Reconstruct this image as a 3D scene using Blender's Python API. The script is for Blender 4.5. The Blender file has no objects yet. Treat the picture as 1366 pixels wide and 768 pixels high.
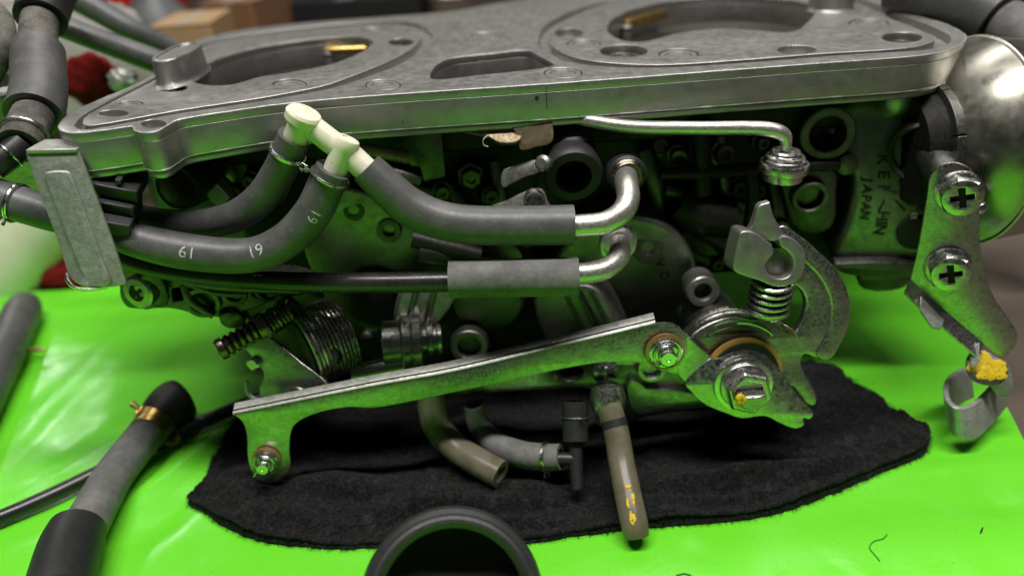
import bpy, bmesh, math, random
import numpy as np
from mathutils import Vector as V, Matrix, noise as mnoise
from mathutils.geometry import delaunay_2d_cdt

random.seed(7)
CM = 0.01                      # everything below is written in centimetres
scene = bpy.context.scene
col = scene.collection

# ------------------------------------------------------------------ camera
PITCH, ROLL, FPX, EYE = math.radians(28), math.radians(3.5), 1000.0, V((0, 0, 22))
_U0 = V((0, math.sin(PITCH), math.cos(PITCH)))
FW = V((0, math.cos(PITCH), -math.sin(PITCH)))
RT = V((1, 0, 0)) * math.cos(ROLL) - _U0 * math.sin(ROLL)
UP = V((1, 0, 0)) * math.sin(ROLL) + _U0 * math.cos(ROLL)
cam_data = bpy.data.cameras.new('camera')
cam = bpy.data.objects.new('camera', cam_data)
col.objects.link(cam)
m = Matrix.Identity(4)
for r in range(3):
    m[r][0], m[r][1], m[r][2], m[r][3] = RT[r], UP[r], -FW[r], EYE[r] * CM
cam.matrix_world = m
cam_data.sensor_width = 36
cam_data.lens = 36 * FPX / 1366
cam_data.clip_start = 0.005
cam_data.clip_end = 50
cam_data.dof.use_dof = True
cam_data.dof.focus_distance = 0.272
cam_data.dof.aperture_fstop = 5.2
scene.camera = cam

# ------------------------------------------------------------------ world and lamps (indoor workshop light)
world = bpy.data.worlds.new('World')
scene.world = world
world.use_nodes = True
bg = world.node_tree.nodes['Background']
bg.inputs[0].default_value = (0.80, 0.86, 0.95, 1)
bg.inputs[1].default_value = 0.022


def lamp(name, loc, target, sx, sy, power, colr, rot=None):
    ld = bpy.data.lights.new(name, 'AREA')
    ld.shape = 'RECTANGLE'
    ld.size, ld.size_y = sx, sy
    ld.energy = power
    ld.color = colr
    o = bpy.data.objects.new(name, ld)
    col.objects.link(o)
    o.location = V(loc)
    o.rotation_euler = rot or (V(target) - V(loc)).to_track_quat('-Z', 'Y').to_euler()
    return o


lamp('tube_lamp_overhead', (0.05, 0.08, 1.25), None, 1.2, 0.09, 18.0, (1.0, 0.98, 0.94), (0, 0, 0))
lamp('tube_lamp_back', (0.15, 1.05, 1.45), None, 1.3, 0.16, 8.0, (1.0, 0.98, 0.95), (math.radians(-12), 0, 0))
lamp('tube_lamp_rear', (-1.27, 1.85, 0.95), None, 0.06, 0.5, 3.2, (1.0, 0.99, 0.96), (math.radians(-25), math.radians(-20), 0))

vs = scene.view_settings
vs.view_transform = 'Standard'
vs.look = 'None'
vs.exposure = 0.25
vs.gamma = 1.0
vs.use_curve_mapping = False
scene.cycles.use_denoising = True
scene.cycles.max_bounces = 8
scene.cycles.diffuse_bounces = 4
scene.cycles.glossy_bounces = 4
scene.cycles.transmission_bounces = 6
scene.cycles.caustics_reflective = False
scene.cycles.caustics_refractive = False


# ------------------------------------------------------------------ geometry helpers
def ray(px, py):
    return FW + RT * ((px - 683) / FPX) + UP * ((384 - py) / FPX)


def PY(px, py, Y):
    d = ray(px, py)
    return EYE + d * (Y / d.y)


def PZ(px, py, z):
    d = ray(px, py)
    return EYE + d * ((z - EYE.z) / d.z)


def proj(p):
    """photograph pixel of a point"""
    d = p - EYE
    w = d.dot(FW)
    return 683 + FPX * d.dot(RT) / w, 384 - FPX * d.dot(UP) / w


def kk(p):
    """centimetres per photograph pixel at a point"""
    return (p - EYE).dot(FW) / FPX


class Frame:
    def __init__(s, o, n, up=V((0, 0, 1))):
        s.o = V(o)
        s.n = V(n).normalized()
        u = V(up).cross(s.n)
        s.u = u.normalized()
        s.v = s.n.cross(s.u)

    def uv(s, px, py):
        d = ray(px, py)
        t = (s.o - EYE).dot(s.n) / d.dot(s.n)
        q = EYE + d * t - s.o
        return (q.dot(s.u), q.dot(s.v))

    def w(s, a, b, c=0.0):
        return s.o + s.u * a + s.v * b + s.n * c

    def at(s, px, py, c=0.0):
        return s.w(*s.uv(px, py), c)

    def back(s, d):
        return Frame_like(s, s.o - s.n * d)


def Frame_like(f, o):
    g = Frame.__new__(Frame)
    g.o, g.n, g.u, g.v = V(o), f.n, f.u, f.v
    return g


def FY(Y, px=683, py=384):
    return Frame(PY(px, py, Y), (0, -1, 0))


def FZ(z):
    return Frame((0, 30, z), (0, 0, 1), up=V((0, 1, 0)))


def FT(px, py, Y, n, up=V((0, 0, 1))):
    return Frame(PY(px, py, Y), n, up)


def sm(pts, seg=5, closed=True):
    """rounded outline through points; a third value 1 keeps a sharp corner"""
    n = len(pts)
    out = []
    P = [V((p[0], p[1])) for p in pts]
    cor = [len(p) > 2 and p[2] for p in pts]
    rng = n if closed else n - 1
    for i in range(rng):
        a, b = P[i], P[(i + 1) % n]
        pa, nb = P[i - 1], P[(i + 2) % n]
        if not closed:
            pa = P[max(i - 1, 0)]
            nb = P[min(i + 2, n - 1)]
        L = (b - a).length
        def tan(p0, p1, p2):
            d = (p2 - p0)
            return d.normalized() * L if d.length > 1e-9 else V((0, 0))
        ta = (b - a) if cor[i] else tan(pa, a, b)
        tb = (b - a) if cor[(i + 1) % n] else tan(a, b, nb)
        if cor[i] and cor[(i + 1) % n]:
            out.append((a.x, a.y))
            continue
        for s in range(seg):
            t = s / seg
            h = (2*t**3 - 3*t**2 + 1) * a + (t**3 - 2*t**2 + t) * ta + (-2*t**3 + 3*t**2) * b + (t**3 - t**2) * tb
            out.append((h.x, h.y))
    if not closed:
        out.append((P[-1].x, P[-1].y))
    return out


def sm3(pts, seg=8):
    """Catmull-Rom through 3D points (with any extra values carried along)"""
    n = len(pts)
    out = []
    for i in range(n - 1):
        p0, p1, p2, p3 = pts[max(i-1, 0)], pts[i], pts[i+1], pts[min(i+2, n-1)]
        for s in range(seg):
            t = s / seg
            out.append(tuple(0.5 * (2*b + (c-a)*t + (2*a-5*b+4*c-d)*t*t + (3*b-a-3*c+d)*t**3)
                             for a, b, c, d in zip(p0, p1, p2, p3)))
    out.append(tuple(pts[-1]))
    return out


def ell(cx, cy, rx, ry, n=28, a0=0.0):
    return [(cx + rx * math.cos(a0 + 2*math.pi*i/n), cy + ry * math.sin(a0 + 2*math.pi*i/n)) for i in range(n)]


class MB:
    def __init__(s):
        s.v, s.f = [], []

    def add(s, vs, fs):
        b = len(s.v)
        s.v += [V(p) for p in vs]
        s.f += [tuple(i + b for i in q) for q in fs]
        return s

    def ringmesh(s, rings, cap0=True, cap1=True, close=False):
        n = len(rings[0])
        vs = [p for r in rings for p in r]
        fs = []
        m = len(rings)
        for i in range(m if close else m - 1):
            j = (i + 1) % m
            for k in range(n):
                l = (k + 1) % n
                fs.append((i*n + k, i*n + l, j*n + l, j*n + k))
        if not close:
            if cap0:
                fs.append(tuple(reversed(range(n))))
            if cap1:
                fs.append(tuple((m-1)*n + k for k in range(n)))
        return s.add(vs, fs)

    def tube(s, path, rad, n=20, cap0=True, cap1=True, hollow=0.0, flat=1.0):
        """path: world points; rad: number or list; hollow: depth of the open ends"""
        path = [V(p) for p in path]
        m = len(path)
        R = rad if isinstance(rad, (list, tuple)) else [rad] * m
        T = []
        for i in range(m):
            d = path[min(i+1, m-1)] - path[max(i-1, 0)]
            T.append(d.normalized())
        a = V((0, 0, 1)) if abs(T[0].z) < 0.9 else V((0, 1, 0))
        u = (a - T[0] * a.dot(T[0])).normalized()
        rings = []
        for i in range(m):
            u = (u - T[i] * u.dot(T[i])).normalized()
            w = T[i].cross(u)
            rings.append([path[i] + (u * math.cos(t) + w * math.sin(t) * flat) * R[i]
                          for t in [2*math.pi*k/n for k in range(n)]])
        if hollow:
            def inner(i, sgn, fr, dep):
                c = path[i] + T[i] * sgn * dep
                return [c + (p - path[i]) * fr for p in rings[i]]
            if cap0 == 'open':
                rings = [inner(0, 1, .62, hollow), inner(0, 1, .62, 0.03), inner(0, 1, .66, 0)] + rings
                path = [path[0]]*3 + path; T = [T[0]]*3 + T
            if cap1 == 'open':
                k = len(rings) - 1
                rings = rings + [inner(k, -1, .66, 0), inner(k, -1, .62, 0.03), inner(k, -1, .62, hollow)]
        return s.ringmesh(rings, bool(cap0), bool(cap1))

    def lathe(s, c, ax, prof, n=32, a0=0.0, cap0=True, cap1=True, sq=1.0, up=None):
        """prof: (radius, height along ax) pairs"""
        c = V(c); ax = V(ax).normalized()
        a = up or (V((0, 0, 1)) if abs(ax.z) < 0.9 else V((0, 1, 0)))
        u = (a - ax * a.dot(ax)).normalized()
        w = ax.cross(u)
        rings = []
        for r, h in prof:
            r = max(r, 1e-4)
            rings.append([c + ax * h + (u * math.cos(a0 + 2*math.pi*k/n) + w * math.sin(a0 + 2*math.pi*k/n) * sq) * r for k in range(n)])
        return s.ringmesh(rings, cap0, cap1)

    def box(s, c, hx, hy, hz, X=V((1, 0, 0)), Y=V((0, 1, 0)), Z=V((0, 0, 1)), taper=1.0):
        c = V(c); vs = []
        for k in (-1, 1):
            t = taper if k > 0 else 1.0
            for a, b in ((-1, -1), (1, -1), (1, 1), (-1, 1)):
                vs.append(c + X * a * hx * t + Y * b * hy * t + Z * k * hz)
        return s.add(vs, [(3, 2, 1, 0), (4, 5, 6, 7), (0, 1, 5, 4), (1, 2, 6, 5), (2, 3, 7, 6), (3, 0, 4, 7)])

    def helix(s, c, ax, r0, r1, length, turns, wr, n=8, step=22, up=None):
        c = V(c); ax = V(ax).normalized()
        a = up or (V((0, 0, 1)) if abs(ax.z) < 0.9 else V((0, 1, 0)))
        u = (a - ax * a.dot(ax)).normalized(); w = ax.cross(u)
        N = int(turns * step)
        path = []
        for i in range(N + 1):
            t = i / N; an = 2*math.pi*turns*t; r = r0 + (r1 - r0) * t
            path.append(c + ax * length * t + (u * math.cos(an) + w * math.sin(an)) * r)
        return s.tube(path, wr, n)

    def prism(s, ring_a, ring_b):
        return s.ringmesh([[V(p) for p in ring_a], [V(p) for p in ring_b]])


ORG = {}


def finish_mesh(me, angle=35):
    bm = bmesh.new()
    bm.from_mesh(me)
    bmesh.ops.remove_doubles(bm, verts=bm.verts, dist=2e-6)
    bmesh.ops.recalc_face_normals(bm, faces=bm.faces)
    for f in bm.faces:
        f.smooth = True
    for e in bm.edges:
        if len(e.link_faces) == 2:
            e.smooth = e.calc_face_angle(0) < math.radians(angle)
    bm.to_mesh(me)
    bm.free()


def link(name, me, mat, parent=None, label=None, cat=None, group=None, kind=None, angle=35, bevel=0.0, sub=0, org=None):
    """me has vertices in centimetres, world space"""
    vs = [v.co.copy() for v in me.vertices]
    lo = V([min(p[i] for p in vs) for i in range(3)])
    hi = V([max(p[i] for p in vs) for i in range(3)])
    c = org or V(((lo.x + hi.x) / 2, (lo.y + hi.y) / 2, lo.z))
    for v, p in zip(me.vertices, vs):
        v.co = (p - c) * CM
    me.update()
    finish_mesh(me, angle)
    me.materials.clear()
    me.materials.append(mat)
    o = bpy.data.objects.new(name, me)
    me.name = name
    col.objects.link(o)
    ORG[o.name] = c
    if parent is not None:
        o.parent = parent
        o.location = (c - ORG[parent.name]) * CM
    else:
        o.location = c * CM
    if sub:
        md = o.modifiers.new('subdivision', 'SUBSURF'); md.levels = md.render_levels = sub
    if bevel:
        md = o.modifiers.new('bevel', 'BEVEL')
        md.width = bevel * CM; md.segments = 2; md.limit_method = 'ANGLE'; md.angle_limit = math.radians(angle)
        md.harden_normals = False
    tag(o, label, cat, group, kind)
    return o


def tag(o, label=None, cat=None, group=None, kind=None):
    if label: o['label'] = label
    if cat: o['category'] = cat
    if group: o['group'] = group
    if kind: o['kind'] = kind
    return o


def empty(name, loc, label, cat, group=None):
    o = bpy.data.objects.new(name, None)
    o.empty_display_size = 0.02
    col.objects.link(o)
    o.location = V(loc) * CM
    ORG[o.name] = V(loc)
    return tag(o, label, cat, group)


def obj(name, mb, mat, parent=None, **kw):
    me = bpy.data.meshes.new(name)
    me.from_pydata([tuple(p) for p in mb.v], [], mb.f)
    return link(name, me, mat, parent, **kw)


def curve_mesh(cu):
    o = bpy.data.objects.new('tmp', cu)
    col.objects.link(o)
    dg = bpy.context.evaluated_depsgraph_get()
    me = bpy.data.meshes.new_from_object(o.evaluated_get(dg))
    bpy.data.objects.remove(o)
    bpy.data.curves.remove(cu)
    return me


def flat2d(outlines, depth, bev=0.03, res=1):
    """filled outlines (first is the rim, the rest holes) extruded from 0 down to -depth"""
    cu = bpy.data.curves.new('tmp', 'CURVE')
    cu.dimensions = '2D'
    cu.fill_mode = 'BOTH'
    cu.bevel_depth = bev
    cu.bevel_resolution = res
    cu.offset = -bev
    cu.extrude = max(depth / 2 - bev, 0.0005)
    for k, pts in enumerate(outlines):
        ar = sum(pts[i][0] * pts[(i+1) % len(pts)][1] - pts[(i+1) % len(pts)][0] * pts[i][1] for i in range(len(pts)))
        if (ar < 0) == (k == 0):
            pts = list(reversed(pts))
        sp = cu.splines.new('POLY')
        sp.points.add(len(pts) - 1)
        for q, p in zip(sp.points, pts):
            q.co = (p[0], p[1], 0, 1)
        sp.use_cyclic_u = True
    me = curve_mesh(cu)
    for v in me.vertices:
        v.co.z -= depth / 2
    return me


def sheet(name, fr, outline, depth, mat, parent=None, holes=(), bev=0.03, rnd=5, uvmode=False, warp=None, res=1, **kw):
    """outline and holes in photograph pixels projected onto the frame's plane"""
    def cv(pts, r):
        p = pts if uvmode else [fr.uv(q[0], q[1]) + ((q[2],) if len(q) > 2 else ()) for q in pts]
        return sm(p, r) if r else [(q[0], q[1]) for q in p]
    outs = [cv(outline, rnd)] + [cv(h, 0) for h in holes]
    me = flat2d(outs, depth, bev, res)
    if warp:
        bm = bmesh.new(); bm.from_mesh(me)
        for _ in range(3):
            bmesh.ops.triangulate(bm, faces=bm.faces)
            bmesh.ops.subdivide_edges(bm, edges=[e for e in bm.edges if e.calc_length() > .5], cuts=1)
        bm.to_mesh(me); bm.free()
    for v in me.vertices:
        c = v.co
        p = fr.w(c.x, c.y, c.z)
        v.co = warp(p) if warp else p
    return link(name, me, mat, parent, **kw)


def text_mesh(body, size, depth=0.012, align='CENTER', bold=0.0):
    cu = bpy.data.curves.new('tmp', 'FONT')
    cu.body = body
    cu.size = size
    cu.extrude = depth / 2
    cu.offset = bold
    cu.align_x = align
    cu.align_y = 'CENTER'
    cu.resolution_u = 3
    return curve_mesh(cu)


def text_on(name, body, fr, a, b, rot, size, mat, parent, depth=0.02, sx=1.0, offs=0.0, bold=0.0, warp=None, **kw):
    me = text_mesh(body, size, depth, bold=bold)
    ca, sa = math.cos(rot), math.sin(rot)
    for v in me.vertices:
        x, y, z = v.co.x * sx, v.co.y, v.co.z
        q = fr.w(a + x*ca - y*sa, b + x*sa + y*ca, z + offs)
        v.co = warp(q) if warp else q
    return link(name, me, mat, parent, **kw)


def px_path(pts, seg=8):
    """[(px, py, Y, radius_px)] -> smooth world path and radii in cm"""
    q = []
    for p in pts:
        w = PY(p[0], p[1], p[2])
        q.append((w.x, w.y, w.z, p[3] * kk(w)))
    s = sm3(q, seg)
    return [V(t[:3]) for t in s], [t[3] for t in s]


def hose(name, pts, mat, parent=None, n=24, hollow=0.6, ends=('open', 'open'), seg=8, **kw):
    P, R = px_path(pts, seg)
    o = obj(name, MB().tube(P, R, n, ends[0], ends[1], hollow), mat, parent, **kw)
    return o, P, R


def text_on_tube(name, body, P, R, i, size, mat, parent, ang, flip=False, across=False):
    """print characters on a hose: along the path, around the side facing 'ang' direction vector"""
    me = text_mesh(body, size, 0.004)
    bm = bmesh.new(); bm.from_mesh(me)
    bmesh.ops.subdivide_edges(bm, edges=[e for e in bm.edges if e.calc_length() > size * 0.15], cuts=2)
    bm.to_mesh(me); bm.free()
    c = P[i]; t = (P[i+1] - P[i-1]).normalized(); r = R[i]
    if flip: t = -t
    a = V(ang); nrm = (a - t * a.dot(t)).normalized()
    b = nrm.cross(t)
    for v in me.vertices:
        x, y, z = v.co
        if across: x, y = -y, x
        th = y / r
        # follow the bend of the path
        j = i; s = x * (-1 if flip else 1); q = c.copy()
        d = 1 if s > 0 else -1; left = abs(s)
        while left > 0 and 0 < j < len(P) - 1:
            stp = (P[j+d] - P[j]).length
            q = P[j].lerp(P[j+d], min(1, left / stp)); left -= stp; j += d
        v.co = q + (nrm * math.cos(th) + b * math.sin(th)) * (r + 0.004 + z)
    return link(name, me, mat, parent)


def wire_clamp(name, P, R, i, mat, parent, wr=0.055, gap=0.012, rings=2, ang=None):
    """round-wire hose clamp with two pinched ears"""
    c = P[i]; t = (P[min(i+1, len(P)-1)] - P[max(i-1, 0)]).normalized(); r = R[i] + wr * 0.7
    a = V(ang or (0.3, -1, 0.2)); u = (a - t * a.dot(t)).normalized(); w = t.cross(u)
    mb = MB(); N = 36 * rings
    path = [c + t * ((k / N - .5) * wr * 2.3 * (rings - 1)) + (u * math.cos(2*math.pi*rings*k/N) + w * math.sin(2*math.pi*rings*k/N)) * r for k in range(N + 1)]
    e0 = path[0] + u * 0.28 - w * 0.10
    e1 = path[-1] + u * 0.28 + w * 0.10
    mb.tube([e0] + path + [e1], wr, 8)
    return obj(name, mb, mat, parent)


# ------------------------------------------------------------------ materials
def nt(name):
    m = bpy.data.materials.new(name)
    m.use_nodes = True
    t = m.node_tree
    return m, t, t.nodes['Principled BSDF']


def noise(t, scale, detail=4, rough=0.6, coord=None, dist=0.0):
    n = t.nodes.new('ShaderNodeTexNoise')
    n.inputs['Scale'].default_value = scale
    n.inputs['Detail'].default_value = detail
    n.inputs['Roughness'].default_value = rough
    n.inputs['Distortion'].default_value = dist
    if coord is None:
        coord = t.nodes.get('TC') or t.nodes.new('ShaderNodeTexCoord')
        coord.name = 'TC'
        t.links.new(coord.outputs['Object'], n.inputs['Vector'])
    else:
        t.links.new(coord, n.inputs['Vector'])
    return n.outputs['Fac']


def ramp(t, src, stops):
    r = t.nodes.new('ShaderNodeValToRGB')
    e = r.color_ramp.elements
    while len(e) < len(stops):
        e.new(0.5)
    for q, (p, c) in zip(e, stops):
        q.position = p
        q.color = (c, c, c, 1) if isinstance(c, (int, float)) else (*c, 1)
    t.links.new(src, r.inputs[0])
    return r.outputs[0]


def mix(t, fac, a, b, mode='MIX'):
    n = t.nodes.new('ShaderNodeMix')
    n.data_type = 'RGBA'
    n.blend_type = mode
    for s, i in ((fac, 0), (a, 6), (b, 7)):
        if isinstance(s, (int, float)):
            n.inputs[i].default_value = s
        elif isinstance(s, tuple):
            n.inputs[i].default_value = (*s, 1)
        else:
            t.links.new(s, n.inputs[i])
    return n.outputs[2]


def bump(t, b, src, strength, dist):
    n = t.nodes.new('ShaderNodeBump')
    n.inputs['Strength'].default_value = strength
    n.inputs['Distance'].default_value = dist
    t.links.new(src, n.inputs['Height'])
    if b.inputs['Normal'].is_linked:
        t.links.new(b.inputs['Normal'].links[0].from_socket, n.inputs['Normal'])
    t.links.new(n.outputs[0], b.inputs['Normal'])


def metal(name, base, dirt, rough=0.42, metallic=0.85, grain=2500, amount=0.5, bstr=0.25, speck=None, big=420, wave=0.0, fdark=0.30, rvar=1.0, scratch=0.0):
    m, t, b = nt(name)
    b.inputs['Metallic'].default_value = metallic
    big_n = noise(t, big, 5, 0.65)
    fine = noise(t, grain, 3, 0.6)
    c = mix(t, ramp(t, big_n, [(0.42, 0.0), (0.78, amount * 0.75)]), base, dirt)
    c = mix(t, ramp(t, fine, [(0.3, fdark), (0.62, 0.0)]), c, tuple(x * 0.45 for x in base))
    if scratch:
        tc = t.nodes['TC']
        for vec in ((90, 300, 3800), (160, 400, 5200)):
            mp = t.nodes.new('ShaderNodeVectorMath'); mp.operation = 'MULTIPLY'
            mp.inputs[1].default_value = vec
            ad = t.nodes.new('ShaderNodeVectorMath'); ad.operation = 'ADD'
            wv = t.nodes.new('ShaderNodeTexNoise'); wv.inputs['Scale'].default_value = 60
            t.links.new(tc.outputs['Object'], wv.inputs['Vector'])
            t.links.new(tc.outputs['Object'], mp.inputs[0])
            t.links.new(mp.outputs[0], ad.inputs[0]); t.links.new(wv.outputs['Color'], ad.inputs[1])
            sn = noise(t, 1.0, 2, 0.5, ad.outputs[0])
            c = mix(t, ramp(t, sn, [(0.60, 0.0), (0.68, scratch)]), c, tuple(min(1, x * (1.5 if vec[0] == 90 else .35)) for x in base))
    if speck:
        sp = noise(t, 1600, 2, 0.5)
        c = mix(t, ramp(t, sp, [(0.68, 0.0), (0.73, 0.8)]), c, speck)
    t.links.new(c, b.inputs['Base Color'])
    rr = ramp(t, noise(t, big * 3, 4, 0.6), [(0.3, max(rough - 0.12 * rvar, 0.05)), (0.7, min(rough + 0.16 * rvar, 1))])
    t.links.new(rr, b.inputs['Roughness'])
    if wave:
        bump(t, b, noise(t, 75, 3, 0.55), wave, 0.0012)
    bump(t, b, fine, bstr, 0.00010)
    bump(t, b, big_n, bstr * 0.25, 0.00006)
    return m


def rubber(name, base, dust, rough=0.55, amount=0.35, grain=1800, spec=0.4, bstr=0.2):
    m, t, b = nt(name)
    b.inputs['Specular IOR Level'].default_value = spec
    n1 = noise(t, 90, 5, 0.7)
    n2 = noise(t, grain, 3, 0.7)
    c = mix(t, ramp(t, n1, [(0.4, 0.05), (0.75, amount)]), base, dust)
    c = mix(t, ramp(t, n2, [(0.60, 0.0), (0.74, amount)]), c, dust)
    sc = noise(t, 260, 6, 0.8, None, 2.5)
    c = mix(t, ramp(t, sc, [(0.58, 0.0), (0.66, amount * 0.8)]), c, dust)
    t.links.new(c, b.inputs['Base Color'])
    t.links.new(ramp(t, sc, [(0.3, rough - 0.08), (0.7, rough + 0.14)]), b.inputs['Roughness'])
    bump(t, b, n2, bstr, 0.00012)
    return m


def plain(name, base, rough=0.5, metallic=0.0, var=0.25, scale=150, spec=0.5, bstr=0.1, dark=0.5):
    m, t, b = nt(name)
    b.inputs['Metallic'].default_value = metallic
    b.inputs['Roughness'].default_value = rough
    b.inputs['Specular IOR Level'].default_value = spec
    n1 = noise(t, scale, 5, 0.65)
    t.links.new(mix(t, ramp(t, n1, [(0.35, 0.0), (0.8, var)]), base, tuple(x * dark for x in base)), b.inputs['Base Color'])
    bump(t, b, noise(t, scale * 8, 3), bstr, 0.0001)
    return m


M = {}
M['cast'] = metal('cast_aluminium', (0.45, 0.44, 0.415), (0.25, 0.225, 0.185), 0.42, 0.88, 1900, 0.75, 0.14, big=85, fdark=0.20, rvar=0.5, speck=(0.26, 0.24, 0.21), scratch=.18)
M['cast_mid'] = metal('dirty_lit_aluminium', (0.33, 0.325, 0.295), (0.10, 0.095, 0.08), 0.42, 0.85, 1700, 0.9, 0.3, big=200, fdark=.25)  # dirty metal, colour lightened for castings that catch the green light
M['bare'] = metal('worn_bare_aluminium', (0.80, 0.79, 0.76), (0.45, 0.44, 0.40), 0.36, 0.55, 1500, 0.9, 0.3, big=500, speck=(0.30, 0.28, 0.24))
M['cast_dark'] = metal('grimy_shaded_aluminium', (0.15, 0.148, 0.135), (0.045, 0.042, 0.036), 0.42, 0.9, 1700, 0.9, 0.22, big=220)  # grimy metal; shade of the interior is darkened into the colour too
M['deep'] = metal('grimy_shade_black_casting', (0.035, 0.034, 0.031), (0.012, 0.011, 0.010), 0.5, 0.8, 1700, 0.9, 0.22, big=220)  # real dirt plus deep interior shade, both put into the base colour
M['bore'] = metal('bore_aluminium', (0.30, 0.28, 0.25), (0.17, 0.15, 0.13), 0.5, 0.7, 1800, 0.6, 0.2)
M['steel'] = metal('zinc_steel', (0.60, 0.59, 0.56), (0.30, 0.27, 0.22), 0.30, 1.0, 1500, 0.8, 0.12, big=200, wave=0.35, scratch=.35)
M['steel_bright'] = metal('bright_steel', (0.75, 0.75, 0.73), (0.45, 0.44, 0.42), 0.22, 1.0, 1200, 0.4, 0.08)
M['steel_dull'] = metal('dull_zinc_steel', (0.50, 0.49, 0.46), (0.24, 0.215, 0.175), 0.34, 1.0, 1500, 0.85, 0.22, big=330, wave=0.40, scratch=.35)
M['zinc_pale'] = metal('pale_zinc_sheet', (0.48, 0.49, 0.44), (0.22, 0.22, 0.17), 0.46, 0.6, 1300, 1.0, 0.15, big=190, speck=(0.13, 0.11, 0.08), scratch=.35)
M['nickel'] = metal('satin_pipe_steel', (0.62, 0.60, 0.54), (0.40, 0.37, 0.31), 0.36, 0.85, 1600, 0.5, 0.15, speck=(0.12, 0.09, 0.06))
M['chrome'] = metal('plated_cover_steel', (0.36, 0.35, 0.30), (0.29, 0.24, 0.175), 0.31, 1.0, 1600, 0.5, 0.06, speck=(0.18, 0.15, 0.10), big=45, fdark=.15, rvar=.5)
M['spring'] = metal('spring_steel', (0.50, 0.48, 0.45), (0.28, 0.22, 0.16), 0.28, 1.0, 1500, 0.5, 0.1)
M['spring_dark'] = metal('oily_spring_steel', (0.20, 0.165, 0.13), (0.09, 0.07, 0.05), 0.30, 1.0, 1500, 0.5, 0.1)
M['brass'] = metal('brass', (0.66, 0.43, 0.14), (0.33, 0.19, 0.06), 0.30, 0.95, 1500, 0.5, 0.1)
M['bronze'] = metal('rusty_bronze_washer', (0.50, 0.31, 0.14), (0.26, 0.14, 0.06), 0.40, 0.75, 1500, 0.7, 0.2)
M['tan_zinc'] = metal('yellowed_zinc_plate', (0.27, 0.21, 0.13), (0.10, 0.07, 0.04), 0.5, 0.6, 1300, 0.9, 0.3, big=300, speck=(0.05, 0.03, 0.02))
M['rubber'] = rubber('grey_black_rubber', (0.060, 0.060, 0.060), (0.22, 0.213, 0.20), 0.42, 0.42, spec=0.55)
M['rubber_dark'] = rubber('black_rubber', (0.018, 0.018, 0.019), (0.06, 0.058, 0.055), 0.45, 0.30)
M['rubber_dusty'] = rubber('dusty_rubber', (0.055, 0.053, 0.050), (0.30, 0.275, 0.235), 0.75, 0.65, 1100, 0.2, 0.6)
M['rubber_grey'] = rubber('grey_matt_rubber', (0.10, 0.10, 0.097), (0.30, 0.29, 0.265), 0.62, 0.6, 1300, 0.35, 0.6)
M['tube_black'] = rubber('glossy_black_tube', (0.012, 0.012, 0.013), (0.10, 0.085, 0.065), 0.28, 0.22, 900, 0.6, 0.1)
M['plastic_black'] = rubber('black_plastic', (0.016, 0.016, 0.017), (0.05, 0.05, 0.048), 0.38, 0.25, 1500, 0.5, 0.1)
M['print_white'] = plain('white_ink', (0.72, 0.72, 0.69), 0.6, 0, 1.0, 1300, 0.4, 0.1, 0.12)
M['yellow_paint'] = plain('yellow_marking_paint', (0.74, 0.50, 0.012), 0.5, 0, 0.6, 500, 0.4, 0.8, 0.55)
for key, sc, lo_, hi_ in (('yellow_paint', 420, .36, .46), ('print_white', 900, .36, .48)):
    t_ = M[key].node_tree
    t_.links.new(ramp(t_, noise(t_, sc, 4, .7), [(lo_, 0.0), (hi_, 1.0)]), t_.nodes['Principled BSDF'].inputs['Alpha'])
M['grime_shade'] = plain('grime_and_shade_black', (0.012, 0.012, 0.010), 0.7, 0, 0.3, 400)  # dirt on letters and seams; also paints shade in gaps and holes
M['orange_ring'] = plain('amber_nylon_bush', (0.50, 0.27, 0.06), 0.35, 0, 0.6, 220, 0.5, 0.2)


def mat_green():
    m, t, b = nt('green_plastic_mat')
    b.inputs['Specular IOR Level'].default_value = 0.45
    n1 = noise(t, 14, 5, 0.6)
    n2 = noise(t, 700, 4, 0.65)
    c = mix(t, ramp(t, n1, [(0.35, 0.0), (0.75, 0.35)]), (0.150, 0.70, 0.026), (0.185, 0.74, 0.045))
    c = mix(t, ramp(t, n2, [(0.30, 0.22), (0.50, 0.0)]), c, (0.12, 0.52, 0.03))
    st = noise(t, 32, 3, 0.5, None, 0.6)
    c = mix(t, ramp(t, st, [(0.66, 0.0), (0.78, 0.30)]), c, (0.30, 0.66, 0.04))
    t.links.new(c, b.inputs['Base Color'])
    t.links.new(ramp(t, noise(t, 45, 4), [(0.3, 0.20), (0.7, 0.34)]), b.inputs['Roughness'])
    bump(t, b, n2, 0.12, 0.0002)
    bump(t, b, noise(t, 22, 3, 0.5, None, 1.2), 0.22, 0.003)
    sp = noise(t, 1100, 2, 0.5)
    c2 = mix(t, ramp(t, sp, [(0.735, 0.0), (0.76, 0.7)]), c, (0.03, 0.16, 0.01))
    t.links.new(c2, b.inputs['Base Color'])
    cr = t.nodes.new('ShaderNodeTexVoronoi'); cr.feature = 'DISTANCE_TO_EDGE'; cr.inputs['Scale'].default_value = 9
    t.links.new(t.nodes['TC'].outputs['Object'], cr.inputs['Vector'])
    bump(t, b, ramp(t, cr.outputs['Distance'], [(0.0, 0.0), (0.03, 1.0)]), 0.10, 0.0006)
    return m


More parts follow.
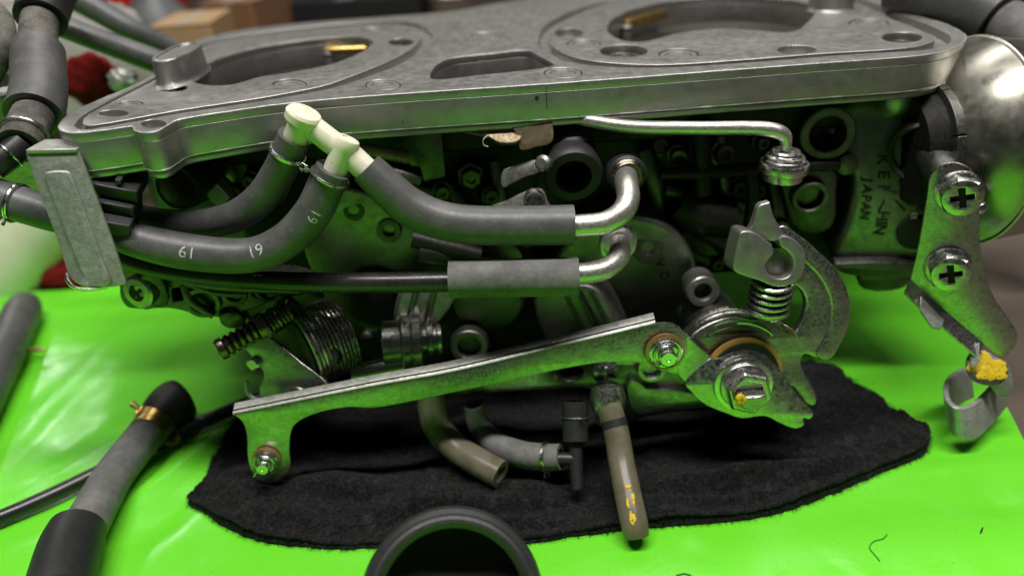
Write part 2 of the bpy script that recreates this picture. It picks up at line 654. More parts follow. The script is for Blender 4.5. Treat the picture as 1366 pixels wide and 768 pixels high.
def cloth_mat():
    m, t, b = nt('black_knit_cloth')
    b.inputs['Roughness'].default_value = 0.95
    b.inputs['Specular IOR Level'].default_value = 0.1
    b.inputs['Sheen Weight'].default_value = 0.05
    n1 = noise(t, 60, 5, 0.7)
    w = t.nodes.new('ShaderNodeTexWave')
    w.inputs['Scale'].default_value = 130
    w.inputs['Distortion'].default_value = 9.0
    w.inputs['Detail'].default_value = 3
    w.inputs['Detail Scale'].default_value = 4
    w.bands_direction = 'X'
    w2 = t.nodes.new('ShaderNodeTexWave')
    w2.inputs['Scale'].default_value = 150
    w2.inputs['Distortion'].default_value = 9.0
    w2.inputs['Detail'].default_value = 3
    w2.bands_direction = 'Y'
    tc = t.nodes.get('TC')
    t.links.new(tc.outputs['Object'], w.inputs['Vector'])
    t.links.new(tc.outputs['Object'], w2.inputs['Vector'])
    ww = mix(t, 1.0, w.outputs[0], w2.outputs[0], 'MULTIPLY')
    fz = noise(t, 2600, 3, 0.7)
    kn = noise(t, 900, 3, 0.6)
    kb = noise(t, 330, 3, 0.6, None, 0.8)
    c = mix(t, ramp(t, kn, [(0.38, 0.0), (0.66, 1.0)]), (0.003, 0.0031, 0.0031), (0.022, 0.0225, 0.0225))
    c = mix(t, ramp(t, kb, [(0.50, 0.0), (0.74, 0.75)]), c, (0.052, 0.053, 0.053))
    c = mix(t, ramp(t, n1, [(0.45, 0.0), (0.8, 0.5)]), c, (0.018, 0.0185, 0.0185))
    c = mix(t, ramp(t, fz, [(0.62, 0.0), (0.75, 0.6)]), c, (0.055, 0.056, 0.055))
    t.links.new(c, b.inputs['Base Color'])
    bump(t, b, ww, 0.35, 0.0010)
    bump(t, b, kb, 0.9, 0.0016)
    bump(t, b, noise(t, 700, 4, 0.7, None, 1.0), 1.0, 0.0014)
    bump(t, b, fz, 0.8, 0.0006)
    return m


M['mat'] = mat_green()
M['cloth'] = cloth_mat()
M['bench'] = plain('brown_bench_board', (0.125, 0.095, 0.074), 0.6, 0, 0.5, 12, 0.3, 0.2)
M['wall'] = plain('dark_workshop_wall', (0.02, 0.02, 0.022), 0.8, 0, 0.5, 6)

# ------------------------------------------------------------------ bench and mat
mb = MB()
mb.box((0, 130, -2.5), 200, 170, 2.0)
obj('bench_top', mb, M['bench'], label='brown bench board under the green mat', kind='structure')
mb = MB()
mb.box((0, 330, 30), 300, 2, 60)
obj('wall', mb, M['wall'], label='dark workshop wall far behind the bench', kind='structure')

RIDGES = [  # (from px, to px, height, width, side shift)
    ((330, 556), (150, 692), 0.42, 0.55), ((345, 590), (165, 735), -0.30, 0.8),
    ((20, 590), (170, 430), 0.10, 0.8), ((60, 620), (210, 520), 0.05, 0.6), ((0, 640), (110, 520), -0.05, 0.5),
    ((1060, 640), (1400, 618), 0.20, 0.7), ((1100, 672), (1400, 676), -0.16, 0.6),
    ((960, 655), (1400, 690), 0.10, 0.5), ((900, 740), (1340, 712), 0.08, 0.9),
    ((1180, 430), (1330, 610), 0.12, 0.7), ((200, 400), (120, 600), 0.10, 1.2)]
_RS = [(PZ(*a, 0).xy, PZ(*b, 0).xy, h, w) for a, b, h, w in RIDGES]


def mat_z(x, y):
    p = V((x, y)); z = 0.0
    for a, b, h, w in _RS:
        d = b - a; L = d.length
        s = (p - a).dot(d) / (L * L)
        q = a + d * max(0, min(1, s))
        r = (p - q).length
        fade = min(1, max(0, (0.5 - abs(s - .5)) * 4 + .2))
        z += h * fade * math.exp(-(r / w) ** 2)
    z += 0.10 * mnoise.noise(V((x * .22, y * .22, 1.7))) + 0.03 * mnoise.noise(V((x * .8, y * .7, 4.1)))
    e = p - V((0, 32))
    flat = math.exp(-((x - 1) / 13) ** 4 - ((y - 31) / 7.5) ** 4)
    return z * (1 - 0.9 * flat)


def mat_right(y):
    return 21.55 + (y - 24.76) * (1.27 / 4.34) + 0.12 * mnoise.noise(V((y * .5, 0, 0)))


mb = MB()
NX, NY = 190, 170
vs, fs = [], []
for j in range(NY + 1):
    y = -12 + (45.2 + 12) * j / NY
    xr = mat_right(y)
    for i in range(NX + 1):
        x = -46 + (xr + 46) * i / NX
        yy = y + (0.25 * mnoise.noise(V((x * .15, 3, 0))) if j == NY else 0)
        vs.append((x, yy, mat_z(x, yy)))
for j in range(NY):
    for i in range(NX):
        a = j * (NX + 1) + i
        fs.append((a, a + 1, a + NX + 2, a + NX + 1))
rim = [i for i in range(NX + 1)] + [j * (NX + 1) + NX for j in range(1, NY + 1)] + [NY * (NX + 1) + i for i in range(NX - 1, -1, -1)] + [j * (NX + 1) for j in range(NY - 1, 0, -1)]
b0 = len(vs)
for i in rim:
    x, y, z = vs[i]
    vs.append((x, y, -0.48))
for k in range(len(rim)):
    l = (k + 1) % len(rim)
    fs.append((rim[k], b0 + k, b0 + l, rim[l]))
mb.add(vs, fs)
obj('green_mat', mb, M['mat'], label='bright green plastic mat covering the bench', kind='structure', angle=50)

# ------------------------------------------------------------------ black cloth under the carburetors
CL = [(248, 662), (254, 668), (268, 678), (300, 701), (350, 720), (420, 727), (500, 727), (580, 724), (640, 722), (700, 721), (760, 713),
      (850, 703), (930, 697), (990, 690), (1040, 680), (1090, 664), (1150, 641), (1200, 622), (1233, 604), (1239, 588), (1236, 574),
      (1218, 566), (1180, 536), (1145, 512), (1105, 488), (1000, 470), (800, 462), (600, 470), (450, 500), (350, 530), (318, 560), (290, 600), (270, 640), (258, 652)]
poly = [PZ(a, b, 0.15).xy for a, b in sm([(p[0], p[1]) for p in CL], 8)]
poly = [p + V((mnoise.noise(V((p.x * 3, p.y * 3, 0))), mnoise.noise(V((p.x * 3, p.y * 3, 9))))) * 0.07 for p in poly]


def inside(p, pg):
    c = False; j = len(pg) - 1
    for i in range(len(pg)):
        if (pg[i].y > p.y) != (pg[j].y > p.y) and p.x < (pg[j].x - pg[i].x) * (p.y - pg[i].y) / (pg[j].y - pg[i].y) + pg[i].x:
            c = not c
        j = i
    return c


_A = np.array([tuple(p) for p in poly]); _B = np.roll(_A, -1, 0); _E = _B - _A; _L = np.maximum((_E ** 2).sum(1), 1e-9)


def edge_d(p):
    q = np.array((p.x, p.y))
    t = np.clip(((q - _A) * _E).sum(1) / _L, 0, 1)
    return float(np.sqrt((((_A + _E * t[:, None]) - q) ** 2).sum(1).min()))


FOLDS = [(PZ(*a, .3).xy, PZ(*b, .3).xy, h, w) for a, b, h, w in (((300, 655), (560, 652), .45, .8), ((540, 690), (730, 676), -.22, .28), ((560, 660), (720, 650), .3, .5), ((980, 640), (1215, 585), .45, .55), ((900, 662), (1190, 625), -.22, .28), ((400, 600), (360, 690), -.2, .4), ((880, 600), (1060, 560), .4, .6), ((640, 700), (900, 680), .18, .3))]


def cloth_z(p):
    d = edge_d(p)
    hem = 0.12 * math.exp(-((d - 0.22) / 0.20) ** 2)                       # rolled hem
    dip = -0.03 * math.exp(-((d - 0.75) / 0.25) ** 2)
    z = 0.17 * (1 - math.exp(-d / 0.10)) + 0.05 + hem + dip
    w = min(1, d / 0.6)
    z += w * (0.65 * mnoise.noise(V((p.x * .26, p.y * .6, 2.2))) + 0.10 * mnoise.noise(V((p.x * .9, p.y * 1.1, 7.2))))
    # soft fold running along the front
    z += w * 0.30 * math.exp(-((p.y - (22.9 + 0.14 * math.sin(p.x * .5) + 0.05 * p.x)) / 0.5) ** 2)
    for a, b, h, wd in FOLDS:
        e = b - a
        q = max(0, min(1, (p - a).dot(e) / e.length_squared))
        z += w * h * math.exp(-(((p - (a + e * q)).length) / wd) ** 2)
    z += 0.35 * math.exp(-((p.x - 17.2) / 1.6) ** 2) * w
    rib = 0.13 * math.sin(d * 2 * math.pi / 0.85 + 0.5 * mnoise.noise(V((p.x * .4, 0, 0)))) * math.exp(-(d / 3.0) ** 2) * (1 if p.x > 5 else .5)
    z += rib + 0.035 * mnoise.noise(V((p.x * 5, p.y * 5, 3.3))) + 0.02 * mnoise.noise(V((p.x * 9, p.y * 9, 5.3)))
    return max(z, 0.05) + mat_z(p.x, p.y)


pts = list(poly)
lo = V((min(p.x for p in poly), min(p.y for p in poly))); hi = V((max(p.x for p in poly), max(p.y for p in poly)))
y = lo.y
row = 0
while y < hi.y:
    st = 0.115 if y < 26.0 else 0.45
    x = lo.x + (st / 2 if row % 2 else 0)
    while x < hi.x:
        p = V((x + random.uniform(-.02, .02), y + random.uniform(-.02, .02)))
        if inside(p, poly) and edge_d(p) > 0.05:
            pts.append(p)
        x += st
    y += st * 0.87
    row += 1
n = len(poly)
rv, re_, rf, *_ = delaunay_2d_cdt(pts, [(i, (i + 1) % n) for i in range(n)], [], 1, 1e-5)
vs = [(p.x, p.y, cloth_z(p)) for p in rv]
b0 = len(vs)
fs = [tuple(f) for f in rf]
edge_count = {}
for f in fs:
    for k in range(len(f)):
        e = (f[k], f[(k + 1) % len(f)])
        edge_count[e] = 1
bnd = [e for e in edge_count if (e[1], e[0]) not in edge_count]
ids = {}
for e in bnd:
    for i in e:
        if i not in ids:
            ids[i] = len(vs)
            vs.append((vs[i][0], vs[i][1], mat_z(vs[i][0], vs[i][1]) - 0.02))
for a, b in bnd:
    fs.append((b, a, ids[a], ids[b]))
# frayed threads along the rim and loose lint on top
random.seed(3)
fz_v, fz_f = [], []


def fibre(p, d, L, w):
    s = V((-d.y, d.x, 0)).normalized() * w
    b = len(fz_v)
    mid = p + d * L * .5 + V((0, 0, random.uniform(0, .05)))
    fz_v.extend([p - s, p + s, mid - s * .8, mid + s * .8, p + d * L])
    fz_f.extend([(b, b + 1, b + 3, b + 2), (b + 2, b + 3, b + 4)])


for i in range(n):
    a, b = poly[i], poly[(i + 1) % n]
    e = b - a
    out = V((e.y, -e.x)).normalized()
    if inside(a.lerp(b, .5) + out * .05, poly): out = -out
    for k in range(max(1, int(e.length / 0.035))):
        p = a.lerp(b, random.random())
        z = mat_z(p.x, p.y) + random.uniform(.02, .2)
        d = (V((out.x, out.y, random.uniform(-.4, .6))) + V((random.uniform(-1, 1), random.uniform(-1, 1), 0)) * .7).normalized()
        fibre(V((p.x, p.y, z)), d, random.uniform(.08, .26), .011)
for k in range(17000):
    p = V((random.uniform(lo.x, hi.x), random.uniform(lo.y, 27)))
    if inside(p, poly):
        d = V((random.uniform(-1, 1), random.uniform(-1, 1), random.uniform(.1, .9))).normalized()
        fibre(V((p.x, p.y, cloth_z(p) - .01)), d, random.uniform(.06, .15), .010)
cloth = obj('black_cloth', MB().add(vs, fs), M['cloth'], label='black knitted cloth spread under the carburetors', cat='cloth', angle=70)
obj('lint', MB().add(fz_v, fz_f), M['cloth'], cloth, kind='stuff')

# stitched hem running round the front edge
hem_p = [p for p in poly]
cen = V((sum(p.x for p in poly) / n, sum(p.y for p in poly) / n))
hp, hr = [], []
ring = []
for i in range(n):
    a, b = hem_p[i], hem_p[(i + 1) % n]
    L = (b - a).length
    for k in range(max(1, int(L / .07))):
        ring.append(a.lerp(b, k / max(1, int(L / .07))))
sacc = 0.0
for i, p in enumerate(ring):
    q = ring[i - 1] if i else p
    sacc += (p - q).length
    tg = (ring[(i + 2) % len(ring)] - ring[i - 2]).normalized()
    inn = V((-tg.y, tg.x)) * .12
    if not inside(p + inn, poly): inn = -inn
    z = cloth_z(p + inn * 1.8) - .03
    hp.append(V((p.x + inn.x, p.y + inn.y, max(z, .12) + .02 * mnoise.noise(V((sacc * .8, 0, 0))))))
    hr.append(.085 + .020 * math.sin(sacc * 2 * math.pi / .26) + .03 * mnoise.noise(V((sacc * .5, 4, 0))))
k0 = max(range(len(hp)), key=lambda i: hp[i].y)
hp, hr = hp[k0:] + hp[:k0], hr[k0:] + hr[:k0]
keep = [i for i in range(len(hp)) if hp[i].y < 26.6]
hp, hr = hp[keep[0]:keep[-1] + 1], hr[keep[0]:keep[-1] + 1]
obj('hem', MB().tube(hp, hr, 10), M['cloth'], cloth, angle=70)

# ================================================================== the carburetor assembly
CARB = empty('carburetor_assembly', (0, 33, 0.4), 'bank of grimy motorcycle carburetors with mounting plate, hoses and throttle linkage', 'carburetor')
ZP = 15.5
TOP = FZ(ZP)
T0 = 0.32          # depth of the groove
LIP = FZ(ZP - 0.001)

OUT = [(77, 168), (82, 175), (100, 177.5), (135, 174), (176, 168, 1), (179, 174), (192, 177), (210, 174.5), (224, 167), (236, 160.5), (264, 155),
       (378, 138.5), (508, 127), (729, 112), (910, 98.5), (1100, 84), (1171, 79), (1230, 74), (1262, 67.5), (1280, 60), (1290, 51), (1284, 43), (1259, 31), (1215, 19),
       (1192, 7), (1150, -14), (1000, -22), (850, -14), (740, -6), (672, 3), (610, 14), (573, 18), (400, 31), (300, 44), (255, 58), (205, 100), (117, 139), (90, 153)]
GL_OUT = [(100, 166), (108, 172), (123, 172), (235, 152), (350, 134.5), (440, 118), (490, 102.5), (540, 82), (566, 64), (577, 48), (571, 39), (552, 31), (514, 28.5), (440, 33), (330, 46), (268, 60), (215, 98), (118, 149)]
GL_IN = [(111, 164), (123, 168), (235, 148.5), (350, 131), (430, 115.5), (467, 103), (510, 86), (545, 68), (560, 52), (560, 44), (548, 36), (514, 33), (440, 38), (330, 50), (272, 63), (222, 99), (130, 147), (115, 156)]
GR_OUT = [(718, 56), (722, 66), (744, 79), (800, 88), (876, 90.5), (993, 84), (1100, 75.5), (1171, 70.5), (1224, 67.5), (1256, 62), (1268, 54), (1264, 46), (1230, 30), (1189, 15), (1160, 2), (1120, -8), (1000, -15), (900, -10), (829, 0), (773, 12), (729, 33)]
GR_IN = [(735, 56), (742, 66), (773, 79), (826, 85.5), (890, 87), (993, 80.5), (1100, 72), (1171, 68), (1215, 64), (1240, 58), (1247, 51), (1230, 43), (1189, 26), (1156, 12), (1110, 0), (1000, -8), (900, -5), (840, 0), (788, 12), (744, 36)]
BOL = [(257, 108), (268, 113), (290, 115), (312, 113.5), (346, 104), (385, 98), (440, 87), (475, 74), (494, 62), (497, 56), (485, 51), (450, 50), (400, 55), (340, 65), (290, 80), (262, 96)]
BOR = [(810, 39), (818, 49), (840, 56.5), (864, 55.5), (905, 45), (964, 39), (1010, 41.5), (1051, 44), (1074, 33), (1087, 17), (1080, 7), (1050, 0), (980, -3), (905, 1), (846, 13), (817, 27)]
WIN = [(574, 103), (578, 92), (587, 83.5), (605, 77), (660, 71), (700, 67), (716, 73), (738, 85), (735, 88.5), (700, 94), (640, 100), (584, 106)]
HOLES_L = [(229, 117, 22, 6.5), (152, 152, 20, 4.5)]
RINGS_L = [(175, 139, 16, 3.6), (387, 113, 23, 6.5), (504, 41, 21, 4)]
HOLES_L2 = [(535, 57, 17, 5)]
HOLES_R = [(759, 45, 19, 6), (832, 69, 32, 8.5), (1063, 67.5, 26, 6), (1203, 51, 27, 7)]
RINGS_R = [(779, 59, 23, 5.5), (905, 73, 27, 7), (1159, 32, 27, 6)]
RINGS_O = [(511, 113, 24, 7), (751, 97, 26, 7), (649, 47, 21, 4.5)]
BOSS_HOLE = (205, 165, 17, 5.5)


def pe(h, s=1.0):
    return ell(h[0], h[1], h[2] * s, h[3] * s, 24)


def off_out(px_out, d):
    """shrink the outline by d centimetres in plan"""
    pts = [V(TOP.uv(p[0], p[1])) for p in sm(px_out, 5)]
    n = len(pts); out = []
    for i in range(n):
        t = (pts[(i+1) % n] - pts[i-1]).normalized()
        out.append(tuple(pts[i] + V((-t.y, t.x)) * d))
    return out


low = FZ(ZP - T0)
base_frame = low
# base slab: outline re-projected so that the walls are vertical
def up(pts):
    return [TOP.uv(p[0], p[1]) for p in pts]


def usm(pts, seg=5):
    return sm([TOP.uv(p[0], p[1]) + ((p[2],) if len(p) > 2 else ()) for p in pts], seg)


def plate(name, z, outs, depth, mat, parent, bev, **kw):
    me = flat2d(outs, depth, bev, 2)
    f = FZ(z)
    for v in me.vertices:
        v.co = f.w(v.co.x, v.co.y, v.co.z)
    return link(name, me, mat, parent, **kw)


deep = [usm(BOL), usm(BOR), usm(WIN)] + [up(pe(h)) for h in HOLES_R[1:2] + HOLES_L2 + HOLES_R[3:]]
PL = plate('mounting_plate', ZP - T0, [off_out(OUT, 0.0)] + deep, 1.02, M['cast'], CARB, 0.012)
plate('lower_flange', ZP - T0 - 1.021, [off_out(OUT, 0.06)] + [usm(BOL), usm(BOR), usm(WIN)], 0.32, M['cast'], PL, 0.10)
plate('rim', ZP, [off_out(OUT, 0.0), usm(GL_OUT), usm(GR_OUT), usm(WIN)] + [up(pe(h)) for h in RINGS_O + [BOSS_HOLE]], T0 + 0.001, M['cast'], PL, 0.035)
plate('raised_land', ZP + 0.03, [usm(GL_IN), usm(BOL)] + [up(pe(h)) for h in HOLES_L + RINGS_L + HOLES_L2], T0 + 0.031, M['cast'], PL, 0.035)
plate('raised_land', ZP + 0.03, [usm(GR_IN), usm(BOR)] + [up(pe(h)) for h in HOLES_R + RINGS_R], T0 + 0.031, M['cast'], PL, 0.035)
# pressed plugs in the round pockets
for h in RINGS_L + RINGS_R + RINGS_O:
    plate('plug', ZP - 0.015, [up(pe(h, 0.93)), up(pe(h, 0.66))], 0.28, M['cast'], PL, 0.02)
    plate('plug', ZP - 0.045, [up(pe(h, 0.645))], 0.24, M['cast'], PL, 0.03)
for h in HOLES_L[:1] + HOLES_R[1:2]:
    a, b = TOP.uv(h[0], h[1])
    c = V((a, b + 30, ZP - 0.42))
    r = h[2] * kk(c)
    mb = MB()
    mb.lathe(c + V((0, 0, -.3)), (0, 0, 1), [(r * .80, 0), (r * .80, .42), (r * .72, .5), (r * .5, .52), (r * .46, .30), (0, .30)], 24)
    obj('sunk_screw', mb, M['steel_bright'], PL)
    for q in range(5):
        mb2 = MB()
        an = q * 1.3 + h[0]
        mb2.box(c + V((math.cos(an) * r * .35, math.sin(an) * r * .35, .22)), r * .12, r * .05, .03, V((math.cos(an * 2), math.sin(an * 2), 0)), V((-math.sin(an * 2), math.cos(an * 2), 0)))
        obj('swarf_chip', mb2, M['steel_bright'], PL)
# throat walls below the two openings, and the window's walls
def wall_ring(name, pts2, z0, z1, grow, mat, parent):
    c = V((sum(p[0] for p in pts2) / len(pts2), sum(p[1] for p in pts2) / len(pts2)))
    rings = []
    for z, s in ((z0, 1.0), ((z0 + z1) / 2, 1.0 - grow * .4), (z1, 1.0 - grow), (z1, 1.0 - grow + .10), (z0, 1.10)):
        rings.append([V((c.x + (p[0] - c.x) * s, c.y + 30 + (p[1] - c.y) * s, z)) for p in pts2])
    return obj(name, MB().ringmesh(rings, False, False), mat, parent)


wall_ring('throat', usm(BOL), ZP - T0 - 1.05, ZP - 5.5, .12, M['bore'], PL)
wall_ring('throat', usm(BOR), ZP - T0 - 1.05, ZP - 5.5, .12, M['bore'], PL)
# throttle butterfly discs close the throats below
for B in (BOL, BOR):
    p2 = usm(B)
    c = V((sum(p[0] for p in p2) / len(p2), sum(p[1] for p in p2) / len(p2)))
    r0 = [V((c.x + (p[0] - c.x) * .93, c.y + 30 + (p[1] - c.y) * .93, ZP - 4.6 + (p[0] - c.x) * .06)) for p in p2]
    obj('throttle_disc', MB().ringmesh([r0, [q + V((0, 0, .12)) for q in r0]]), M['bore'], PL)
# brass air pipes standing in the throats
for a, b, r in (((835, 33), (886, 19), 6.5), ((436, 68), (489, 66), 5.5)):
    z = ZP - 0.55
    A, B = PZ(*a, z), PZ(*b, z)
    d = (B - A).normalized()
    mb = MB()
    rr = r * kk(A)
    mb.tube([A - d * .1, A + d * .02, A + d * .5, B - d * .06, B], [rr * .9, rr, rr, rr, rr * .86], 16, True, 'open', .4)
    obj('brass_pipe', mb, M['brass'], PL)
    # pillar that holds the pipe
    mb = MB()
    mb.lathe(A + V((0.05, -.05, -2.4)), (0, 0, 1), [(rr * 1.25, 0), (rr * 1.1, 2.2), (rr * 1.3, 2.25), (rr * .9, 2.45)], 14)
    obj('jet_pillar', mb, M['bore'], PL)
# casting posts
lp = [(202, 79), (212, 71), (232, 61), (252, 55.5), (266, 57), (267, 61), (256, 69), (238, 76), (216, 81)]
ztp = ZP + 1.05
ft = FZ(ztp)
top2 = sm([ft.uv(*p) for p in lp], 5)
c2 = V((sum(p[0] for p in top2) / len(top2), sum(p[1] for p in top2) / len(top2)))
rings = []
for z, s in ((ZP - .05, 1.22), (ZP + .06, 1.10), (ZP + .2, 1.06), (ztp - .05, 1.0), (ztp, .96), (ztp, .84), (ztp - .07, .80), (ztp - .07, .02)):
    rings.append([V((c2.x + (p[0] - c2.x) * s, c2.y + 30 + (p[1] - c2.y) * s, z)) for p in top2])
obj('casting_post', MB().ringmesh(rings), M['cast'], PL)
pc = PZ(1117, 16, ZP)
mb = MB()
rr = 29 * kk(pc)
mb.lathe(pc + V((0, .9, -.03)), (0, 0, 1), [(rr * 1.12, 0), (rr * 1.02, .12), (rr, .2), (rr * .97, 2.0), (rr * .9, 2.06), (rr * .6, 2.06), (rr * .58, 1.8), (0, 1.8)], 32)
obj('casting_post', mb, M['cast'], PL)
# vent hole's shade painted as a black disc, and parting lines, front wall
vh = PY(716, 131, 28.2)
e = PY(716, 131, 27.0)
mb = MB(); mb.lathe(vh + V((0, -.12, 0)), (0, -1, 0), [(.09, 0), (.09, .1), (.05, .1), (.05, 0)], 14)
def front_y(px, py):
    """where the ray meets the plate's front wall"""
    best = None
    o = [TOP.w(*p) for p in off_out(OUT, 0.0)]
    d = ray(px, py)
    for i in range(len(o)):
        a, b = o[i], o[(i + 1) % len(o)]
        ex, ey = b.x - a.x, b.y - a.y
        den = d.x * ey - d.y * ex
        if abs(den) < 1e-9: continue
        t = (a.x * ey - a.y * ex) / den
        s = (a.x * d.y - a.y * d.x) / den
        if 0 <= s <= 1 and t > 0 and (best is None or t < best): best = t
    return EYE + d * best


w = front_y(716, 131)
obj('vent_hole_shade', MB().lathe(w + V((0, .05, 0)), (0, -1, 0), [(.075, 0), (.075, .062), (.02, .066)], 14), M['grime_shade'], PL)
for x, y0, y1 in ((729, 114, 146), (537, 159, 166)):
    a, b = front_y(x, y0 + 1), front_y(x, y1)
    mb = MB(); mb.box((a + b) / 2 + V((0, .01, 0)), .012, .018, (a - b).length / 2)
    obj('parting_line', mb, M['grime_shade'], PL)

# worn bare edges of the casting
def worn_edge(pts2, z, r, seed, i0=0, i1=None):
    q = [V((a, b + 30, z)) for a, b in pts2][i0:i1]
    dense = []
    for a, b in zip(q, q[1:]):
        m_ = max(1, int((b - a).length / .18))
        dense += [a.lerp(b, k / m_) for k in range(m_)]
    rad = [r * (.75 + .9 * abs(mnoise.noise(V((p.x * 1.7, p.y * 1.7, seed))))) for p in dense]
    return obj('worn_edge', MB().tube(dense, rad, 6), M['bare'], PL)


o0 = off_out(OUT, 0.028)
nf = int(len(o0) * 27 / len(OUT))
worn_edge(o0, ZP - .018, .027, 1, 0, nf)
worn_edge(off_out(OUT, 0.02), ZP - T0 - 1.02, .030, 5, 0, nf)
worn_edge(usm(GL_IN)[:60], ZP + .008, .014, 3)
worn_edge(usm(GR_IN)[:70], ZP + .008, .014, 8)

# ------------------------------------------------------------------ white tee and the rubber hoses
def nylon():
    m, t, b = nt('cream_nylon')
    n1 = noise(t, 120, 4)
    c = mix(t, ramp(t, n1, [(0.45, 0), (0.75, .5)]), (0.78, 0.74, 0.58), (0.66, 0.58, 0.36))
    sp = noise(t, 900, 2)
    c = mix(t, ramp(t, sp, [(0.70, 0), (0.74, .8)]), c, (0.12, 0.09, 0.05))
    t.links.new(c, b.inputs['Base Color'])
    b.inputs['Roughness'].default_value = 0.38
    b.inputs['Subsurface Weight'].default_value = 0.35
    b.inputs['Subsurface Radius'].default_value = (0.004, 0.003, 0.0015)
    b.inputs['Subsurface Scale'].default_value = 0.5
    bump(t, b, noise(t, 700, 3), 0.2, 0.0002)
    return m


M['nylon'] = nylon()
CAMDIR = (0.0, -1.0, 0.45)

# hose B (behind), hose A (in front), both pushed onto the tee from below
hB, PB, RB = hose('coolant_hose', [(170, 288, 27.2, 19), (215, 297, 27.0, 19), (265, 299, 26.8, 20), (310, 290, 26.6, 21), (345, 268, 26.4, 22), (372, 230, 26.2, 22), (393, 183, 26.0, 22)],
                  M['rubber'], CARB, label='dark hose curving up behind the printed hose to the cream tee')
hA, PA, RA = hose('coolant_hose', [(150, 304, 25.6, 22), (175, 318, 25.5, 23), (234, 333, 25.3, 24.5), (300, 341, 25.2, 24), (345, 338, 25.2, 23.5), (385, 318, 25.3, 24), (417, 284, 25.4, 25), (434, 250, 25.5, 24.5), (445, 226, 25.5, 24)],
                  M['rubber'], CARB, label='grey hose printed 61 and 19 sweeping up to the cream tee')
for i, s, fl, ac in ((19, '19', True, False), (33, '19', False, False)):
    text_on_tube('size_print', s, PA, RA, i, 0.62, M['print_white'], hA, (0.0, -1.0, 0.55), flip=fl)
text_on_tube('size_print', '19', PA, RA, 49, 0.55, M['print_white'], hA, (0.1, -1.0, -0.05), flip=True)
wire_clamp('wire_clamp', PB, RB, 44, M['steel_bright'], hB, ang=(1, -.6, 0))
wire_clamp('wire_clamp', PA, RA, 60, M['steel_bright'], hA, rings=1, ang=(-1, -.5, .6))

# tee
mb = MB()
a, b, c, d = PY(399, 156, 26.0), PY(440, 188, 25.8), PY(466, 206, 25.7), PY(500, 238, 25.5)
k = kk(b)
mb.tube([a - (b - a) * .2, a, b, c, d], [15 * k, 16 * k, 16.5 * k, 17 * k, 17.5 * k], 24)
tee = obj('tee_connector', mb, M['nylon'], CARB, label='cream nylon tee joining three rubber hoses')
for p, q, r, cap in (((404, 158, 25.9), (390, 196, 26.0), 17, 24), ((461, 194, 25.6), (443, 236, 25.5), 16, 17)):
    p0, q0 = PY(*p), PY(*q)
    ax = (p0 - q0).normalized()
    L = (p0 - q0).length
    kq = kk(p0)
    mb = MB()
    mb.lathe(q0, ax, [(r * kq * .9, 0), (r * kq, .3), (r * kq, L - 8 * kq), (cap * kq, L - 4 * kq), (cap * kq * 1.02, L + 6 * kq), (cap * kq * .9, L + 10 * kq), (cap * kq * .55, L + 11 * kq), (cap * kq * .5, L + 9 * kq), (0, L + 9 * kq)], 28)
    br = obj('branch_stub', mb, M['nylon'], tee)

hC, PC, RC = hose('coolant_hose', [(489, 224, 25.55, 23), (515, 249, 25.45, 25), (545, 275, 25.4, 26), (585, 293, 25.3, 26), (630, 300, 25.2, 26), (700, 301, 25.2, 26.5), (765, 300, 25.2, 27)],
                  M['rubber'], CARB, label='short thick grey hose from the cream tee to the upper bent pipe')
pC, PpC, RpC = hose('outlet_pipe', [(748, 303, 25.2, 15.5), (780, 301, 25.2, 15.5), (808, 297, 25.25, 15.5), (829, 284, 25.4, 15.5), (838, 266, 25.9, 15.5), (836, 246, 26.8, 15.5), (834, 228, 28.0, 15.5)], M['nickel'], CARB,
                    label='upper bent satin metal pipe entering its grommet')
hD, PD, RD = hose('thin_hose', [(150, 338, 26.6, 12), (200, 356, 26.4, 12.5), (290, 370, 26.2, 13), (400, 376, 25.8, 13.5), (500, 377, 25.2, 14), (615, 375, 24.8, 14.5)], M['tube_black'], CARB, n=18,
                  label='thin glossy black tube running under the printed hose')
hE, PE, RE = hose('hose_sleeve', [(600, 372, 24.75, 26), (640, 371, 24.7, 26), (700, 370, 24.65, 26), (771, 369, 24.6, 26.5)], M['rubber_grey'], CARB, label='matt grey rubber sleeve on the lower bent pipe')
pD, PpD, RpD = hose('outlet_pipe', [(752, 366, 24.6, 14.5), (785, 364, 24.6, 14.5), (808, 358, 24.8, 14.5), (824, 345, 25.3, 14.5), (827, 332, 26.2, 14.5), (826, 320, 27.4, 14)], M['nickel'], CARB,
                    label='lower bent metal pipe entering a flat white flange')
# grommet and flange round the pipes
c = PY(835, 235, 27.9); k = kk(c)
mb = MB(); mb.lathe(c + V((0, .5, .1)), V((0, -1, .05)), [(25*k, 0), (26*k, .5), (26*k, .75), (23*k, .85), (20*k, .86), (19*k, .5), (0, .5)], 32)
obj('grommet', mb, M['rubber_dark'], pC)
mb = MB()
for q, r in ((.86, 20.5), (.98, 18.5)):
    mb.lathe(c + V((0, .5, .1)), V((0, -1, .05)), [(r*k, q - .06), (r*k + .05, q), (r*k, q + .06), (14*k, q + .06), (14*k, q - .06)], 32)
obj('collar', mb, M['spring_dark'], pC)
fr = FT(825, 325, 27.2, (0, -1, .12))
sheet('flange', fr, [(801, 322), (806, 312), (822, 305), (840, 303), (849, 312), (849, 328), (843, 340), (826, 348), (808, 346), (802, 338)], .45, M['steel'], pD, bev=.05)
c = PY(826, 328, 26.8); k = kk(c)
mb = MB()
mb.lathe(c + V((0, .35, 0)), V((0, -1, .12)), [(22*k, 0), (22*k, .12), (19*k, .18), (19*k, .3), (16*k, .36), (14*k, .36)], 32)
obj('collar', mb, M['nickel'], pD)

